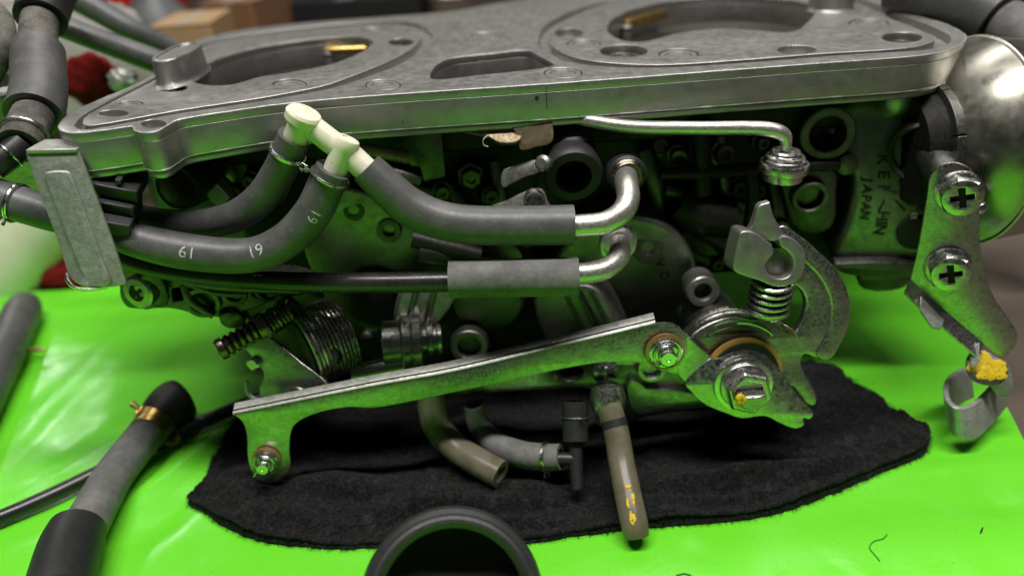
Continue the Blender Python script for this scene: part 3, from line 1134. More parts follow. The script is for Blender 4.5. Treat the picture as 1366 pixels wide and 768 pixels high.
# ------------------------------------------------------------------ choke rod and plunger
P, R = px_path([(740, 150, 29.5, 8), (775, 159, 28.6, 8.5), (840, 169, 28.0, 9), (930, 171, 27.4, 9), (1000, 171, 27.0, 9.5), (1032, 174, 26.8, 10), (1047, 182, 26.75, 9), (1048, 200, 26.8, 7)])
rod = obj('choke_rod', MB().tube(P, R, 16), M['nickel'], CARB, label='bent metal rod running under the plate to a small plunger')
c = PY(1046, 218, 26.9); k = kk(c)
mb = MB()
mb.lathe(c, (0.03, 0, 1), [(26*k, -.62), (27*k, -.5), (27*k, -.35), (32*k, -.28), (33*k, -.05), (32*k, .05), (25*k, .06), (25*k, .12), (27*k, .2), (25*k, .3), (20*k, .33), (19*k, .36), (20*k, .45), (18*k, .52), (10*k, .54)], 36)
obj('plunger_cap', mb, M['steel'], rod)

# ------------------------------------------------------------------ left strip bracket with pressed rib
n_br = V((0.12, -1, 0.25)).normalized()
fb = FT(100, 290, 24.6, n_br)
lb = sheet('strip_bracket', fb, [(34, 205), (40, 201), (100, 199.5), (106, 205), (168, 376), (160, 381), (118, 383), (95, 372), (80, 330)], .16, M['zinc_pale'], CARB, bev=.04, rnd=4,
           label='pale zinc strip bracket with a pressed rib at the left end')
sheet('pressed_rib', Frame_like(fb, fb.o + fb.n * .13), [(58, 234), (62, 229), (88, 228), (94, 233), (141, 360), (146, 380), (120, 381), (112, 372)], .16, M['zinc_pale'], lb, bev=.075, rnd=3, res=3)
# top lip folded back
a, b = fb.at(36, 203, 0), fb.at(104, 201.5, 0)
X = (b - a).normalized()
mb = MB(); L = (b - a).length
mb.box((a + b) / 2 + V((0, .55, .03)), L / 2, .62, .075, X, V((0, 1, 0)), V((0, 0, 1)))
obj('folded_lip', mb, M['zinc_pale'], lb, bevel=.05)
# curled foot
c0 = fb.at(94, 366, 0); c1 = fb.at(120, 382, 0)
P = [V(p) for p in sm3([tuple(fb.at(90, 366, .05)), tuple(fb.at(96, 374, .25)), tuple(fb.at(106, 382, .28)), tuple(fb.at(122, 385, .1)), tuple(fb.at(140, 384, -.2))], 6)]
obj('curled_foot', MB().tube(P, .12, 12, flat=.6), M['steel_bright'], lb)

# stub hose at the far left with its clamp, black clip behind the bracket
hF, PF, RF = hose('coolant_hose', [(-45, 252, 25.9, 25), (0, 264, 25.9, 25), (35, 275, 25.8, 24), (75, 287, 25.8, 23), (130, 300, 25.7, 21), (165, 312, 25.6, 20)], M['rubber'], CARB,
                  label='grey hose stub printed 61 left of the strip bracket')
wire_clamp('wire_clamp', PF, RF, 13, M['steel_bright'], hF, ang=(.4, -1, -.7))
text_on_tube('size_print', '61', PF, RF, 12, 0.7, M['print_white'], hF, (0.0, -1.0, 0.35))
X = V((.93, .1, -.32)).normalized(); Yc = V((.05, .95, .3)).normalized(); Zc = X.cross(Yc).normalized()
mb = MB(); mb.box(PY(160, 244, 25.9), .78, .62, .26, X, Yc, Zc)
cl = obj('plastic_clip', mb, M['plastic_black'], CARB, bevel=.06, label='black plastic clip between the strip bracket and the plate')
mb = MB(); mb.box(PY(160, 272, 25.7), .62, .5, .36, X, Yc, Zc)
obj('clip_jaw', mb, M['plastic_black'], cl, bevel=.06)
mb = MB(); mb.box(PY(150, 293, 25.3), .75, .5, .30, X, Yc, Zc)
obj('clip_jaw', mb, M['plastic_black'], cl, bevel=.06)
mb = MB(); mb.box(PY(164, 232, 25.8), .10, .50, .10, X, Yc, Zc)
obj('clip_tab', mb, M['plastic_black'], cl, bevel=.03)
mb = MB(); mb.box(PY(128, 226, 27.0), .55, .4, .9, V((.96, .1, .2)).normalized())
obj('clip_plate', mb, M['zinc_pale'], cl, bevel=.05)

# ------------------------------------------------------------------ throttle link rod (L-section strip)
YL = 24.3
fl = FT(600, 510, YL, (0, -1, 0.10))
face = [(312, 553, 1), (400, 535), (500, 515), (600, 497), (700, 474), (800, 450), (874, 432), (893, 431), (909, 441), (917, 458), (915, 474), (904, 490), (885, 495), (868, 487),
        (838, 483), (806, 483), (784, 486), (740, 494), (700, 503), (640, 516), (564, 532), (520, 541), (493, 544), (464, 543), (426, 550), (400, 561), (389, 573), (386, 600), (387, 622), (378, 636), (358, 645), (341, 637), (331, 613), (329, 580), (323, 562)]
link_rod = sheet('link_rod', fl, face, .14, M['steel_dull'], CARB, bev=.035, rnd=4, label='long flat throttle link strip rising from left to right')
# folded top flange
ua = [fl.uv(*p) for p in ((311, 553), (400, 535), (500, 515), (600, 497), (700, 474), (800, 450), (874, 432))]
N = 24
prof = []
pts = sm(ua, 6, closed=False)
rings = []
for (a, b) in pts:
    base = fl.w(a, b, 0)
    ring = []
    for dy, dz in ((.0, -.02), (-.015, .05), (.03, .10), (.42, .26), (.46, .24), (.45, .18), (.12, .03)):
        ring.append(base + V((0, dy, dz)))
    rings.append(ring)
obj('folded_flange', MB().ringmesh(rings), M['zinc_pale'], link_rod, angle=50)
obj('fold_seam', MB().tube([fl.w(a, b, 0) + V((0, .10, .150)) for a, b in pts], .028, 8), M['grime_shade'], link_rod)
obj('fold_seam', MB().tube([fl.w(a, b, 0) + V((0, -.012, .03)) for a, b in pts], .022, 8), M['spring_dark'], link_rod)


def pin_joint(px, py, Y, k, parent, r_w, r_p):
    c = PY(px, py, Y)
    ax = V((0, -1, .05))
    mb = MB(); mb.lathe(c, ax, [(r_w*1.10*k, -.05), (r_w*1.12*k, .06), (r_w*1.02*k, .10), (r_w*.7*k, .10)], 32)
    obj('bronze_washer', mb, M['bronze'], parent)
    mb = MB(); mb.lathe(c, ax, [(r_w*.92*k, .10), (r_w*.94*k, .20), (r_w*.86*k, .24), (r_w*.5*k, .24)], 32)
    obj('washer', mb, M['steel_bright'], parent)
    mb = MB(); mb.lathe(c, ax, [(r_p*k, .1), (r_p*k, .62), (r_p*.8*k, .68), (r_p*.25*k, .68), (r_p*.2*k, .65), (0, .65)], 24)
    obj('pivot_pin', mb, M['steel_bright'], parent)
    # e-clip
    mb = MB(); u = V((1, 0, 0)); w = V((0, 0, 1))
    arc = [c + ax.normalized() * .34 + (u * math.cos(t) + w * math.sin(t)) * r_p * 1.38 * k for t in [math.radians(-150 + 300 * i / 22 + 90) for i in range(23)]]
    mb.tube(arc, .055, 8)
    obj('retaining_clip', mb, M['steel_bright'], parent)
    mb = MB(); mb.tube([c + ax * .34 + V((-r_p * 1.2 * k, 0, -r_p * 1.0 * k)), c + ax * .42 + V((-r_p * 1.9 * k, 0, -r_p * 1.9 * k))], .045, 8)
    obj('clip_tail', mb, M['steel_bright'], parent)


pin_joint(887, 468, YL - .02, kk(PY(887, 470, YL)), link_rod, 24, 12)
pin_joint(356, 612, YL - .35, kk(PY(356, 615, YL)), link_rod, 17, 9)

# ------------------------------------------------------------------ right throttle crank
YC = 24.15
PIV = PY(992, 500, YC)          # point of the pivot axis in the front lever's plane
k = kk(PIV)
AX = V((0, -1, 0.16)).normalized()
fm = FT(990, 520, YC, (0, -1, .26))
lever = [(946, 479), (957, 478), (977, 470), (993, 466), (1015, 470), (1031, 482), (1046, 501), (1059, 519), (1075, 539), (1085, 552), (1080, 559), (1072, 558), (1073, 566), (1066, 571), (1057, 571),
         (1040, 564), (1020, 555), (990, 558), (971, 552), (950, 544), (936, 536), (921, 521), (915, 512)]
crank = sheet('throttle_crank', fm, lever, .16, M['steel'], CARB, bev=.05, rnd=4, label='shiny throttle crank lever under the big hexagon nut')
# joggled arm up to the link rod pin
g = FT(888, 470, YL + .34, (0, -1, .06))
arm_o = sheet('crank_arm', g, [(874, 440), (890, 431), (904, 435), (913, 446), (918, 462), (916, 482), (907, 499), (893, 497), (880, 488)], .14, M['steel'], crank, bev=.04)
a0, a1 = g.at(905, 438, -.05), g.at(904, 500, -.05)
b0, b1 = fm.at(951, 478, -.06), fm.at(920, 518, -.06)
mb = MB()
nn = V((0, .15, 0))
ring = lambda s: [a0.lerp(b0, s), a1.lerp(b1, s), a1.lerp(b1, s) + nn, a0.lerp(b0, s) + nn]
mb.ringmesh([[p + V((0, .0 if 0 < i < 6 else 0, 0)) for p in ring(i / 6)] for i in range(7)])
obj('arm_joggle', mb, M['steel'], crank, bevel=.04, angle=40)
# worn rough patch left by paint on the toe of the lever
# washer, hexagon nut and the flatted shaft
mb = MB(); c = PY(991, 512, YC - .02)
mb.lathe(c, AX, [(39*k, 0), (40*k, .05), (39*k, .12), (34*k, .15), (20*k, .15)], 40)
obj('washer', mb, M['steel_bright'], crank)
mb = MB()
mb.lathe(c, AX, [(33*k, .15), (33*k, .26), (30*k, .30)], 40)
mb.lathe(c, AX, [(30*k, .26), (31.5*k, .32), (31.5*k, .80), (28*k, .92), (21*k, .92), (21*k, .75), (0, .75)], 6, a0=.25)
obj('hexagon_nut', mb, M['steel'], crank, bevel=.04, angle=25)
mb = MB()
n = 28
prof = [(18.5*k, .7), (18.5*k, 1.16), (16.5*k, 1.24), (0, 1.24)]
mb.lathe(c, AX, prof, n)
for i, v in enumerate(mb.v):
    h = v.z - c.z
    if h > 9 * k: v.z = c.z + 9 * k
sh = obj('threaded_shaft', mb, M['steel_dull'], crank, bevel=.02)
rnd = random.Random(5)


def paint_blob(name, centre, ax, r, parent, n=40, ecc=1.0, thick=.05, seed=1):
    rn = random.Random(seed)
    ax = V(ax).normalized()
    u = V((1, 0, 0)); u = (u - ax * u.dot(ax)).normalized(); w = ax.cross(u)
    ph = [rn.uniform(0, 6.28) for _ in range(4)]
    ringf = lambda s, h: [centre + ax * h + (u * math.cos(t) * ecc + w * math.sin(t)) * r * s * (1 + .10 * math.sin(3*t + ph[0]) + .08 * math.sin(5*t + ph[1]) + .05 * math.sin(11*t + ph[2])) for t in [2*math.pi*i/n for i in range(n)]]
    return obj(name, MB().ringmesh([ringf(1, -.02), ringf(1.0, thick * .5), ringf(.85, thick), ringf(.5, thick * 1.1), ringf(.12, thick * 1.1)]), M['yellow_paint'], parent, angle=60)


paint_blob('paint_mark', c + AX * 1.18 + V((-15*k, 0, -2*k)), AX, 9 * k, crank, ecc=.8, thick=.09, seed=4)
# amber bush behind the front lever; black ring paints the gap's shade
mb = MB(); cb = PY(990, 497, YC + .55)
kb = kk(cb)
mb.lathe(cb, AX, [(50*kb, 0), (52*kb, .05), (52*kb, .16), (49*kb, .20), (42*kb, .2)], 44)
obj('amber_bush', mb, M['orange_ring'], crank)
mb = MB(); mb.lathe(cb, AX, [(46*kb, -.6), (46*kb, .30), (40*kb, .30)], 40)
obj('gap_shade', mb, M['grime_shade'], crank)

# ---- cable drum plate behind, with its curved arm
YD = 25.0
fd = FT(1000, 470, YD, (0, -1, .24))
drum = [(922, 462), (921, 450), (936, 437), (957, 427), (982, 422), (1004, 426), (1026, 428), (1040, 428), (1050, 437), (1056, 446), (1065, 436), (1073, 422), (1076, 408), (1073, 393), (1064, 383), (1052, 378),
        (1046, 340), (1040, 302), (1065, 313), (1093, 336), (1119, 363), (1133, 395), (1133, 432), (1121, 460), (1106, 480), (1088, 478), (1072, 474), (1070, 490), (1082, 512), (1090, 533), (1085, 542), (1072, 536),
        (1050, 515), (1020, 535), (985, 540), (950, 525), (930, 495)]
dr = sheet('cable_drum', fd, drum, .46, M['steel_dull'], CARB, bev=.10, rnd=4, res=2, label='curved cable drum plate with slotted cable socket at the right')
# raised outer flange of the arc
arc_o = [(1040, 302), (1065, 313), (1093, 336), (1119, 363), (1133, 395), (1133, 432), (1121, 460), (1106, 480)]
arc_i = [(1090, 474), (1100, 455), (1108, 430), (1108, 400), (1096, 374), (1076, 352), (1054, 338), (1040, 330)]
sheet('drum_rim', Frame_like(fd, fd.o + fd.n * .10), arc_o + arc_i, .2, M['steel_dull'], dr, bev=.08, rnd=4, res=3)
# folded ear
ea = [fd.at(1036, 428, .02), fd.at(1052, 434, .45), fd.at(1060, 446, .42), fd.at(1044, 444, .02)]
mb = MB(); mb.prism(ea, [p + V((0.02, .14, -.05)) for p in ea])
obj('folded_ear', mb, M['steel'], dr, bevel=.04)
# slotted cable socket
fs_ = FT(1030, 345, YD - .75, (0.05, -1, .18))
sock = [(986, 318), (990, 309), (1008, 311), (1024, 322, 1), (1030, 326, 1), (1032, 338), (1024, 348), (1021, 356), (1026, 366), (1038, 372), (1052, 369), (1059, 358), (1058, 344), (1050, 334), (1043, 330), (1039, 320, 1), (1044, 314, 1),
        (1058, 318), (1072, 332), (1075, 350), (1068, 370), (1052, 381), (1032, 382), (1012, 374), (992, 368), (979, 360), (981, 340)]
sk = sheet('cable_socket', fs_, sock, 1.05, M['cast'], dr, bev=.06, rnd=3, res=2)
sheet('socket_floor', fs_.back(.55), ell(1040, 352, 22, 21), .2, M['steel_dull'], dr, rnd=0)
ft2 = FT(1018, 295, YD - .35, (0, -1, .1))
sheet('socket_tooth', ft2, [(1000, 310), (1004, 300), (1012, 276, 1), (1016, 273), (1027, 270, 1), (1033, 290), (1040, 302), (1046, 316), (1030, 322), (1012, 318)], .4, M['cast'], dr, bev=.06, rnd=3, res=2)
# adjuster spring under the socket
a, b = PY(1032, 372, YD - .3), PY(1024, 412, YD - .2)
ax = (b - a); L = ax.length
k2 = kk(a)
mb = MB(); mb.helix(a, ax, 24*k2, 26*k2, L * .92, 4.6, 3.4*k2, 8)
obj('small_spring', mb, M['spring'], dr)
mb = MB(); mb.lathe(b - ax.normalized() * .2, ax, [(20*k2, -.4), (24*k2, 0), (28*k2, .05), (29*k2, .2), (26*k2, .28)], 28)
obj('spring_seat', mb, M['steel_dull'], dr)
mb = MB(); mb.lathe(a - ax.normalized() * .2, ax, [(17*k2, 0), (17*k2, L)], 20)
obj('spring_core', mb, M['grime_shade'], dr)
# return spring around the shaft
cs = PY(976, 484, 25.25); ks = kk(cs)
mb = MB(); mb.helix(cs, V((0, 1, .04)), 64*ks, 63*ks, 1.15, 6.0, .085, 10, 48)
obj('return_spring', mb, M['spring'], dr)
mb = MB(); mb.lathe(cs, V((0, 1, .04)), [(57*ks, 0), (57*ks, 1.1), (40*ks, 1.3), (38*ks, 4.0)], 36)
obj('shaft_boss', mb, M['cast_dark'], dr)

# ------------------------------------------------------------------ left throttle lever with idle screw and spring
YV = 25.6
fv = FT(385, 490, YV, (-.25, -1, .25))
lv = sheet('idle_lever', fv, [(327, 464), (333, 456), (345, 451), (360, 451), (372, 460), (388, 472), (402, 484), (420, 497), (436, 512), (440, 535), (400, 545), (352, 545), (346, 530), (346, 515), (352, 500), (345, 488), (336, 476)], .22, M['steel_dull'], CARB, bev=.06, rnd=4, res=2,
           label='grimy idle lever plate with screw at the left of the linkage')
sheet('stamped_lip', Frame_like(fv, fv.o + fv.n * .10), [(368, 530), (378, 522), (394, 517), (404, 522), (402, 530), (385, 534), (370, 536)], .14, M['steel'], lv, bev=.05)
P = [V(p) for p in sm3([tuple(fv.at(331, 507, .1)), tuple(fv.at(332, 520, .12)), tuple(fv.at(340, 530, .1)), tuple(fv.at(352, 533, .05))], 6)]
obj('spring_hook', MB().tube(P, .09, 10), M['nickel'], lv)
mb = MB(); c = fv.at(340, 484, .05); mb.lathe(c, fv.n, [(.28, -.2), (.28, .12), (.2, .18), (0, .18)], 20)
obj('lever_rivet', mb, M['steel_bright'], lv)
a, b = PY(290, 468, 25.2), PY(392, 412, 26.8)
ax = (b - a); L = ax.length; k3 = kk(a)
prof = [(9*k3, 0), (14*k3, .05), (15*k3, .12), (15*k3, .30), (11*k3, .34)]
h = .36
while h < L * .50:
    prof += [(14*k3, h + .06), (15*k3, h + .14), (14*k3, h + .20), (11*k3, h + .26)]; h += .27
prof += [(18*k3, h), (19*k3, h + .05), (19*k3, h + .40), (14*k3, h + .45), (9*k3, h + .5), (9*k3, L)]
mb = MB(); mb.lathe(a, ax, prof, 22)
isr = obj('idle_screw', mb, M['spring_dark'], lv)
mb = MB(); mb.helix(a + ax.normalized() * (h + .5), ax, 15*k3, 15*k3, L - h - .6, 6, 3.2*k3, 8)
obj('small_spring', mb, M['spring_dark'], lv)
fa = FT(400, 440, 26.2, (-.3, -1, .35))
sheet('dark_arm', fa, [(366, 404), (376, 397), (386, 401), (404, 420), (430, 448), (450, 472), (446, 488), (432, 486), (415, 470), (398, 458), (385, 446), (372, 425)], .5, M['rubber_dark'], lv, bev=.08, rnd=4)
c0 = PY(404, 466, 26.5); ax = V((.80, .58, .06)).normalized(); k4 = kk(c0)
mb = MB(); mb.helix(c0, ax, 52*k4, 50*k4, 1.8, 10.5, .082, 8, 40)
obj('return_spring', mb, M['spring'], lv)
mb = MB(); mb.lathe(c0 - ax * .2, ax, [(30*k4, 0), (44*k4, .1), (45*k4, 1.75), (20*k4, 1.8)], 32)
obj('spring_drum', mb, M['grime_shade'], lv)

# ------------------------------------------------------------------ right end bracket with two cross-head bolts
fr = FT(1280, 350, 26.2, (-.36, -1, .06))
rb = sheet('end_bracket', fr, [(1237, 262), (1241, 236), (1252, 222), (1271, 217), (1291, 223), (1303, 237), (1306, 258), (1308, 325), (1314, 362), (1326, 396), (1346, 426), (1357, 444), (1356, 458), (1348, 470), (1336, 477), (1316, 462), (1270, 424), (1214, 374, 1), (1224, 335)], .17, M['steel_dull'], CARB, bev=.04, rnd=4,
           label='flat zinc end bracket with two cross-head bolts at the right')
# folded lower flange
ed = [(1214, 374), (1240, 398), (1270, 424), (1294, 445), (1312, 460)]
rings = []
for p in ed:
    q = fr.at(p[0], p[1], 0)
    rings.append([q + V((.0, -.02, .05)), q + V((-.06, -.08, -.02)), q + V((-.42, -.50, -.26)), q + V((-.44, -.46, -.34)), q + V((-.04, .03, -.12))])
obj('folded_flange', MB().ringmesh(rings), M['steel_dull'], rb, angle=40)
for (x0, y0), (x1, y1), nm in (((1226, 388), (1258, 420), 'flange_tab'),):
    a, b = fr.at(x0, y0, .45), fr.at(x1, y1, .45)
    d = V((-.30, -.30, -.30))
    q = [a, b, b + d * .9, a.lerp(b, .75) + d * 1.3, a.lerp(b, .2) + d]
    obj(nm, MB().prism(q, [p + V((.03, .10, -.10)) for p in q]), M['zinc_pale'], rb, bevel=.03)
a = fr.at(1292, 462, .45)
q = [fr.at(1292, 460, .3), fr.at(1304, 452, .3), fr.at(1302, 470, .75), fr.at(1290, 480, .75)]
obj('flange_tab', MB().prism(q, [p + V((.05, .12, -.08)) for p in q]), M['zinc_pale'], rb, bevel=.03)
# tongue with yellow paint, then the cable hook below it
fk = FT(1315, 492, 25.0, (-.15, -.75, .62))
sheet('paint_tongue', fk, [(1292, 474), (1306, 466), (1330, 476), (1345, 490), (1340, 508), (1322, 514), (1300, 508), (1290, 492)], .14, M['steel_dull'], rb, bev=.04)
for bx, by, br, be, sd in ((1309, 484, 15, 1.2, 9), (1324, 491, 14, 1.2, 21), (1333, 499, 8, 1.1, 33), (1315, 497, 10, 1.3, 41)):
    paint_blob('paint_mark', fk.at(bx, by, .01), fk.n, br * kk(fk.o), rb, ecc=be, thick=.035 + .002 * (sd % 7), seed=sd)
sheet('hook_neck', FT(1336, 505, 25.15, (-.2, -1, .25)), [(1318, 500), (1340, 486), (1350, 498), (1350, 522), (1338, 530), (1322, 516)], .14, M['zinc_pale'], rb, bev=.04, rnd=3)
hook = [(1337, 500), (1322, 517), (1306, 533), (1290, 543), (1272, 541), (1262, 527), (1264, 510), (1275, 498), (1292, 490)]
hz = FZ(3.0)
zk = PY(1300, 520, 25.4).z
hz = FZ(zk)
Ph = [V(p) for p in sm3([tuple(hz.at(*p)) for p in hook], 6)]
rings = []
for i, p in enumerate(Ph):
    t = (Ph[min(i+1, len(Ph)-1)] - Ph[max(i-1, 0)]).normalized()
    nrm = V((t.y, -t.x, 0)) * .11
    dep = V((.30, -.30, -1.35))
    rings.append([p + nrm, p + nrm * .7 + V((0, 0, .03)), p - nrm * .7 + V((0, 0, .03)), p - nrm, p - nrm + dep, p + nrm + dep])
obj('cable_hook', MB().ringmesh(rings), M['zinc_pale'], rb, angle=40)


def cross_bolt(px, py, Y, r, parent, ax=V((-.36, -1, .06))):
    ax = ax.normalized()
    c = PY(px, py, Y); kq = kk(c)
    mb = MB()
    mb.lathe(c, ax, [(r*1.12*kq, -.35), (r*1.12*kq, -.24), (r*1.02*kq, -.18), (r*.9*kq, -.16)], 36)
    obj('bolt_flange', mb, M['steel'], parent)
    mb = MB()
    mb.lathe(c, ax, [(r*.98*kq, -.2), (r*1.02*kq, -.1), (r*1.02*kq, .30), (r*.9*kq, .40), (r*.86*kq, .40), (r*.86*kq, .30)], 6, a0=.35, cap1=False)
    obj('bolt_head', mb, M['steel'], parent, bevel=.03, angle=25)
    f = Frame(c + ax * .43, ax)
    R_ = r * .90 * kq; w = r * .15 * kq; l = r * .52 * kq
    ang = .25
    cr = [(l, -w), (l, w), (w, w), (w, l), (-w, l), (-w, w), (-l, w), (-l, -w), (-w, -w), (-w, -l), (w, -l), (w, -w)]
    cr = [(x * math.cos(ang) - y * math.sin(ang), x * math.sin(ang) + y * math.cos(ang)) for x, y in cr]
    sheet('bolt_face', f, ell(0, 0, R_, R_, 32), .14, M['steel'], parent, holes=[cr], uvmode=True, rnd=0, bev=.03)
    mb = MB(); mb.lathe(c + ax * .15, ax, [(R_ * .7, 0), (R_ * .7, .05)], 16)
    obj('recess_floor', mb, M['grime_shade'], parent)


cross_bolt(1281, 260, 25.9, 27, rb)
cross_bolt(1266, 361, 25.95, 26, rb)

# ------------------------------------------------------------------ carburetor bodies
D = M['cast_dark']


def ring_boss(name, px, py, Y, ro, ri, parent, mat=None, dep=.5, ax=V((0, -1, .1)), hexin=False, n=32):
    c = PY(px, py, Y); q = kk(c)
    mb = MB()
    mb.lathe(c, ax, [(ro*q*1.04, -dep), (ro*q, 0), (ro*q*.94, .05), (ri*q*1.08, .05), (ri*q, 0), (ri*q*.96, -dep * .9), (0, -dep * .9)], n)
    o = obj(name, mb, mat or D, parent)
    if hexin:
        mb = MB(); mb.lathe(c - ax.normalized() * dep * .7, ax, [(ri*q*.98, 0), (ri*q*.9, .2), (ri*.8*q, .2)], 6)
        obj('hexagon_plug', mb, D, o)
    return o


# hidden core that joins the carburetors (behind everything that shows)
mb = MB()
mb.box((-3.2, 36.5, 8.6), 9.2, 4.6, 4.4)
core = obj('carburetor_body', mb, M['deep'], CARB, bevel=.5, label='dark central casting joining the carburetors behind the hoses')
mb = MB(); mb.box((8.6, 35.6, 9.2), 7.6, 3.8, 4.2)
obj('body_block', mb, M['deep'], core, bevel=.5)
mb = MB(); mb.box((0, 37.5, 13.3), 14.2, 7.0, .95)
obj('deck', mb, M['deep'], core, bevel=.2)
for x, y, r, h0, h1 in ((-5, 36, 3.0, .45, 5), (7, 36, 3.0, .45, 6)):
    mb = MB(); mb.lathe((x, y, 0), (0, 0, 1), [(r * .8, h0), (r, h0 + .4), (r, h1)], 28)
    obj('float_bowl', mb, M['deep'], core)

# left body face plate with screw bosses
fp = FT(520, 330, 30.2, (0.05, -1, -.12))
lf = sheet('left_body_face', fp, [(415, 262), (440, 250), (500, 262), (560, 300), (630, 318), (690, 330), (700, 380), (660, 430), (610, 440), (560, 425), (500, 440), (450, 420), (425, 380), (405, 330)], 2.2, M['cast_mid'], CARB, bev=.15, rnd=4, res=2,
           label='green-lit casting face between the thick hose and thin tube')
ring_boss('screw_boss', 472, 281, 29.9, 14.5, 7, lf)
ring_boss('screw_boss', 519, 308, 29.9, 16.5, 8, lf)
ring_boss('screw_boss', 588, 316, 29.9, 13, 6, lf)
mb = MB(); mb.lathe(PY(500, 395, 30.2), V((0, -1, -.1)), [(48*.03, -.4), (50*.03, 0), (46*.03, .35), (30*.03, .45), (0, .5)], 36)
obj('domed_cover', mb, D, lf)
for (x0, y0), (x1, y1), r in (((550, 318), (640, 340), 12), ((560, 335), (600, 342), 15)):
    P, R = px_path([(x0, y0, 28.6, r), ((x0 + x1) / 2, (y0 + y1) / 2, 28.6, r), (x1, y1, 28.7, r * .9)])
    obj('cross_lug', MB().tube(P, R, 12), M['deep'], lf)
# clip plate under the deck
fq = FT(560, 205, 29.8, (0, -1, 0))
sheet('tab_plate', fq, [(538, 165, 1), (588, 162, 1), (594, 236, 1), (566, 242, 1), (560, 222, 1), (548, 222, 1), (540, 210, 1)], .25, D, lf, rnd=1, bev=.04)
P, R = px_path([(470, 198, 28.6, 8), (500, 202, 28.6, 9), (545, 210, 28.7, 9)])
obj('brass_sleeve', MB().tube(P, R, 14), M['tan_zinc'], lf)
P, R = px_path([(490, 222, 28.6, 9), (530, 232, 28.6, 10), (560, 240, 28.8, 9)])
obj('cross_lug', MB().tube(P, R, 14), D, lf)

# yellowed bracket under the plate
ft3 = FT(660, 178, 28.3, (0, -.55, .83))
yb = sheet('yellowed_bracket', ft3, [(606, 164), (640, 160), (676, 160), (690, 170), (694, 186), (668, 190), (650, 181), (630, 177)], .18, M['tan_zinc'], CARB, bev=.04, rnd=3, label='yellowed zinc bracket hanging under the plate centre')
ft4 = FT(710, 175, 28.2, (0, -1, .35))
sheet('bracket_tab', ft4, [(674, 162), (700, 161), (733, 156), (738, 170), (736, 190), (716, 196), (695, 200), (690, 184), (684, 172)], .3, M['tan_zinc'], yb, bev=.06, rnd=3)
P = [V(p) for p in sm3([tuple(PY(652, 180, 27.4)), tuple(PY(645, 186, 27.3)), tuple(PY(645, 193, 27.3)), tuple(PY(651, 196, 27.3))], 5)]
obj('loose_thread', MB().tube(P, .025, 6), M['print_white'], yb)

# black rubber port with mouth, and its cap above
c = PY(765, 236, 27.7); q = kk(c)
mb = MB(); mb.lathe(c + V((0, 2.6, .55)), V((0, -1, -.21)), [(30*q, 0), (33*q, .3), (37*q, .5), (38*q, 1.9), (40*q, 2.2), (40*q, 2.55), (37*q, 2.68), (25*q, 2.68), (22*q, 2.55), (21*q, 1.2), (0, 1.2)], 44)
rp = obj('rubber_port', mb, M['rubber_dark'], CARB, label='open-mouthed black rubber port under the plate centre')
mb = MB(); mb.lathe(PY(762, 185, 29.2), V((0, -.5, .9)), [(24*q, -.5), (27*q, .1), (26*q, .5), (20*q, .62), (0, .62)], 32)
obj('port_cap', mb, M['rubber_dark'], rp)
# clamp bracket left of the port
fg = FT(695, 240, 27.9, (-.25, -1, .45))
gb = sheet('port_bracket', fg, [(668, 236), (672, 226), (688, 220), (712, 213), (722, 216), (722, 228), (700, 236), (680, 246), (670, 250)], .5, M['cast_mid'], CARB, bev=.05, rnd=2, label='small dull clamp bracket left of the rubber port')
sheet('clamp_foot', FT(705, 268, 27.2, (-.1, -1, .3)), [(655, 279), (676, 268), (700, 256), (722, 252), (730, 268), (734, 280), (690, 284)], .5, M['cast_mid'], gb, bev=.05, rnd=3)
ring_boss('clamp_screw', 713, 268, 26.9, 14, 10, gb, M['steel'], .3)
mb = MB(); mb.lathe(PY(728, 218, 27.6), V((-.6, -1, .4)), [(.3, 0), (.32, .3), (.2, .4), (0, .4)], 14)
obj('clamp_ear', mb, M['cast_mid'], gb)

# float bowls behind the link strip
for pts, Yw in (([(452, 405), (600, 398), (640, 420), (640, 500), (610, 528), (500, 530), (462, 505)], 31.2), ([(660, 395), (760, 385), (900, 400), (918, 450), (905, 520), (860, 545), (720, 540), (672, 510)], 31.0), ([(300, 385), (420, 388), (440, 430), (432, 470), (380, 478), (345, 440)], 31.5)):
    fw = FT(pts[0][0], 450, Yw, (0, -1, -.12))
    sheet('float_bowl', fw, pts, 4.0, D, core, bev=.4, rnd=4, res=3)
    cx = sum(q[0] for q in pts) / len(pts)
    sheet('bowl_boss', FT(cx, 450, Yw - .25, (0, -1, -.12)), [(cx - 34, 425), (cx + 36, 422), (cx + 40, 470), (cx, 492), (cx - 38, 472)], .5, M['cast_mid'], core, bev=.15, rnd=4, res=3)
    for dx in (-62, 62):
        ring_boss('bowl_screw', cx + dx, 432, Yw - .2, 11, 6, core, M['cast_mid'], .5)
# round cover with the letters VD
fcv = FT(842, 370, 30.0, (-.05, -1, -.14))
cu, cvv = fcv.uv(832, 372)
Rc = 96 * kk(fcv.o)
cov = sheet('round_cover', fcv, ell(cu, cvv, Rc, Rc, 64), 2.0, M['cast_mid'], CARB, uvmode=True, rnd=0, bev=.3, res=4, label='round dark cover marked VD behind the bent pipes')
ring_boss('screw_boss', 864, 331, 29.7, 21, 9, cov, dep=.6)
a, b = fcv.uv(880, 356)
text_on('cast_letter', 'V', fcv, *fcv.uv(880, 351), math.radians(-62), .62, M['grime_shade'], cov, .09, bold=.012)
text_on('cast_letter', 'D', fcv, *fcv.uv(886, 367), math.radians(-72), .62, M['grime_shade'], cov, .09, bold=.012)
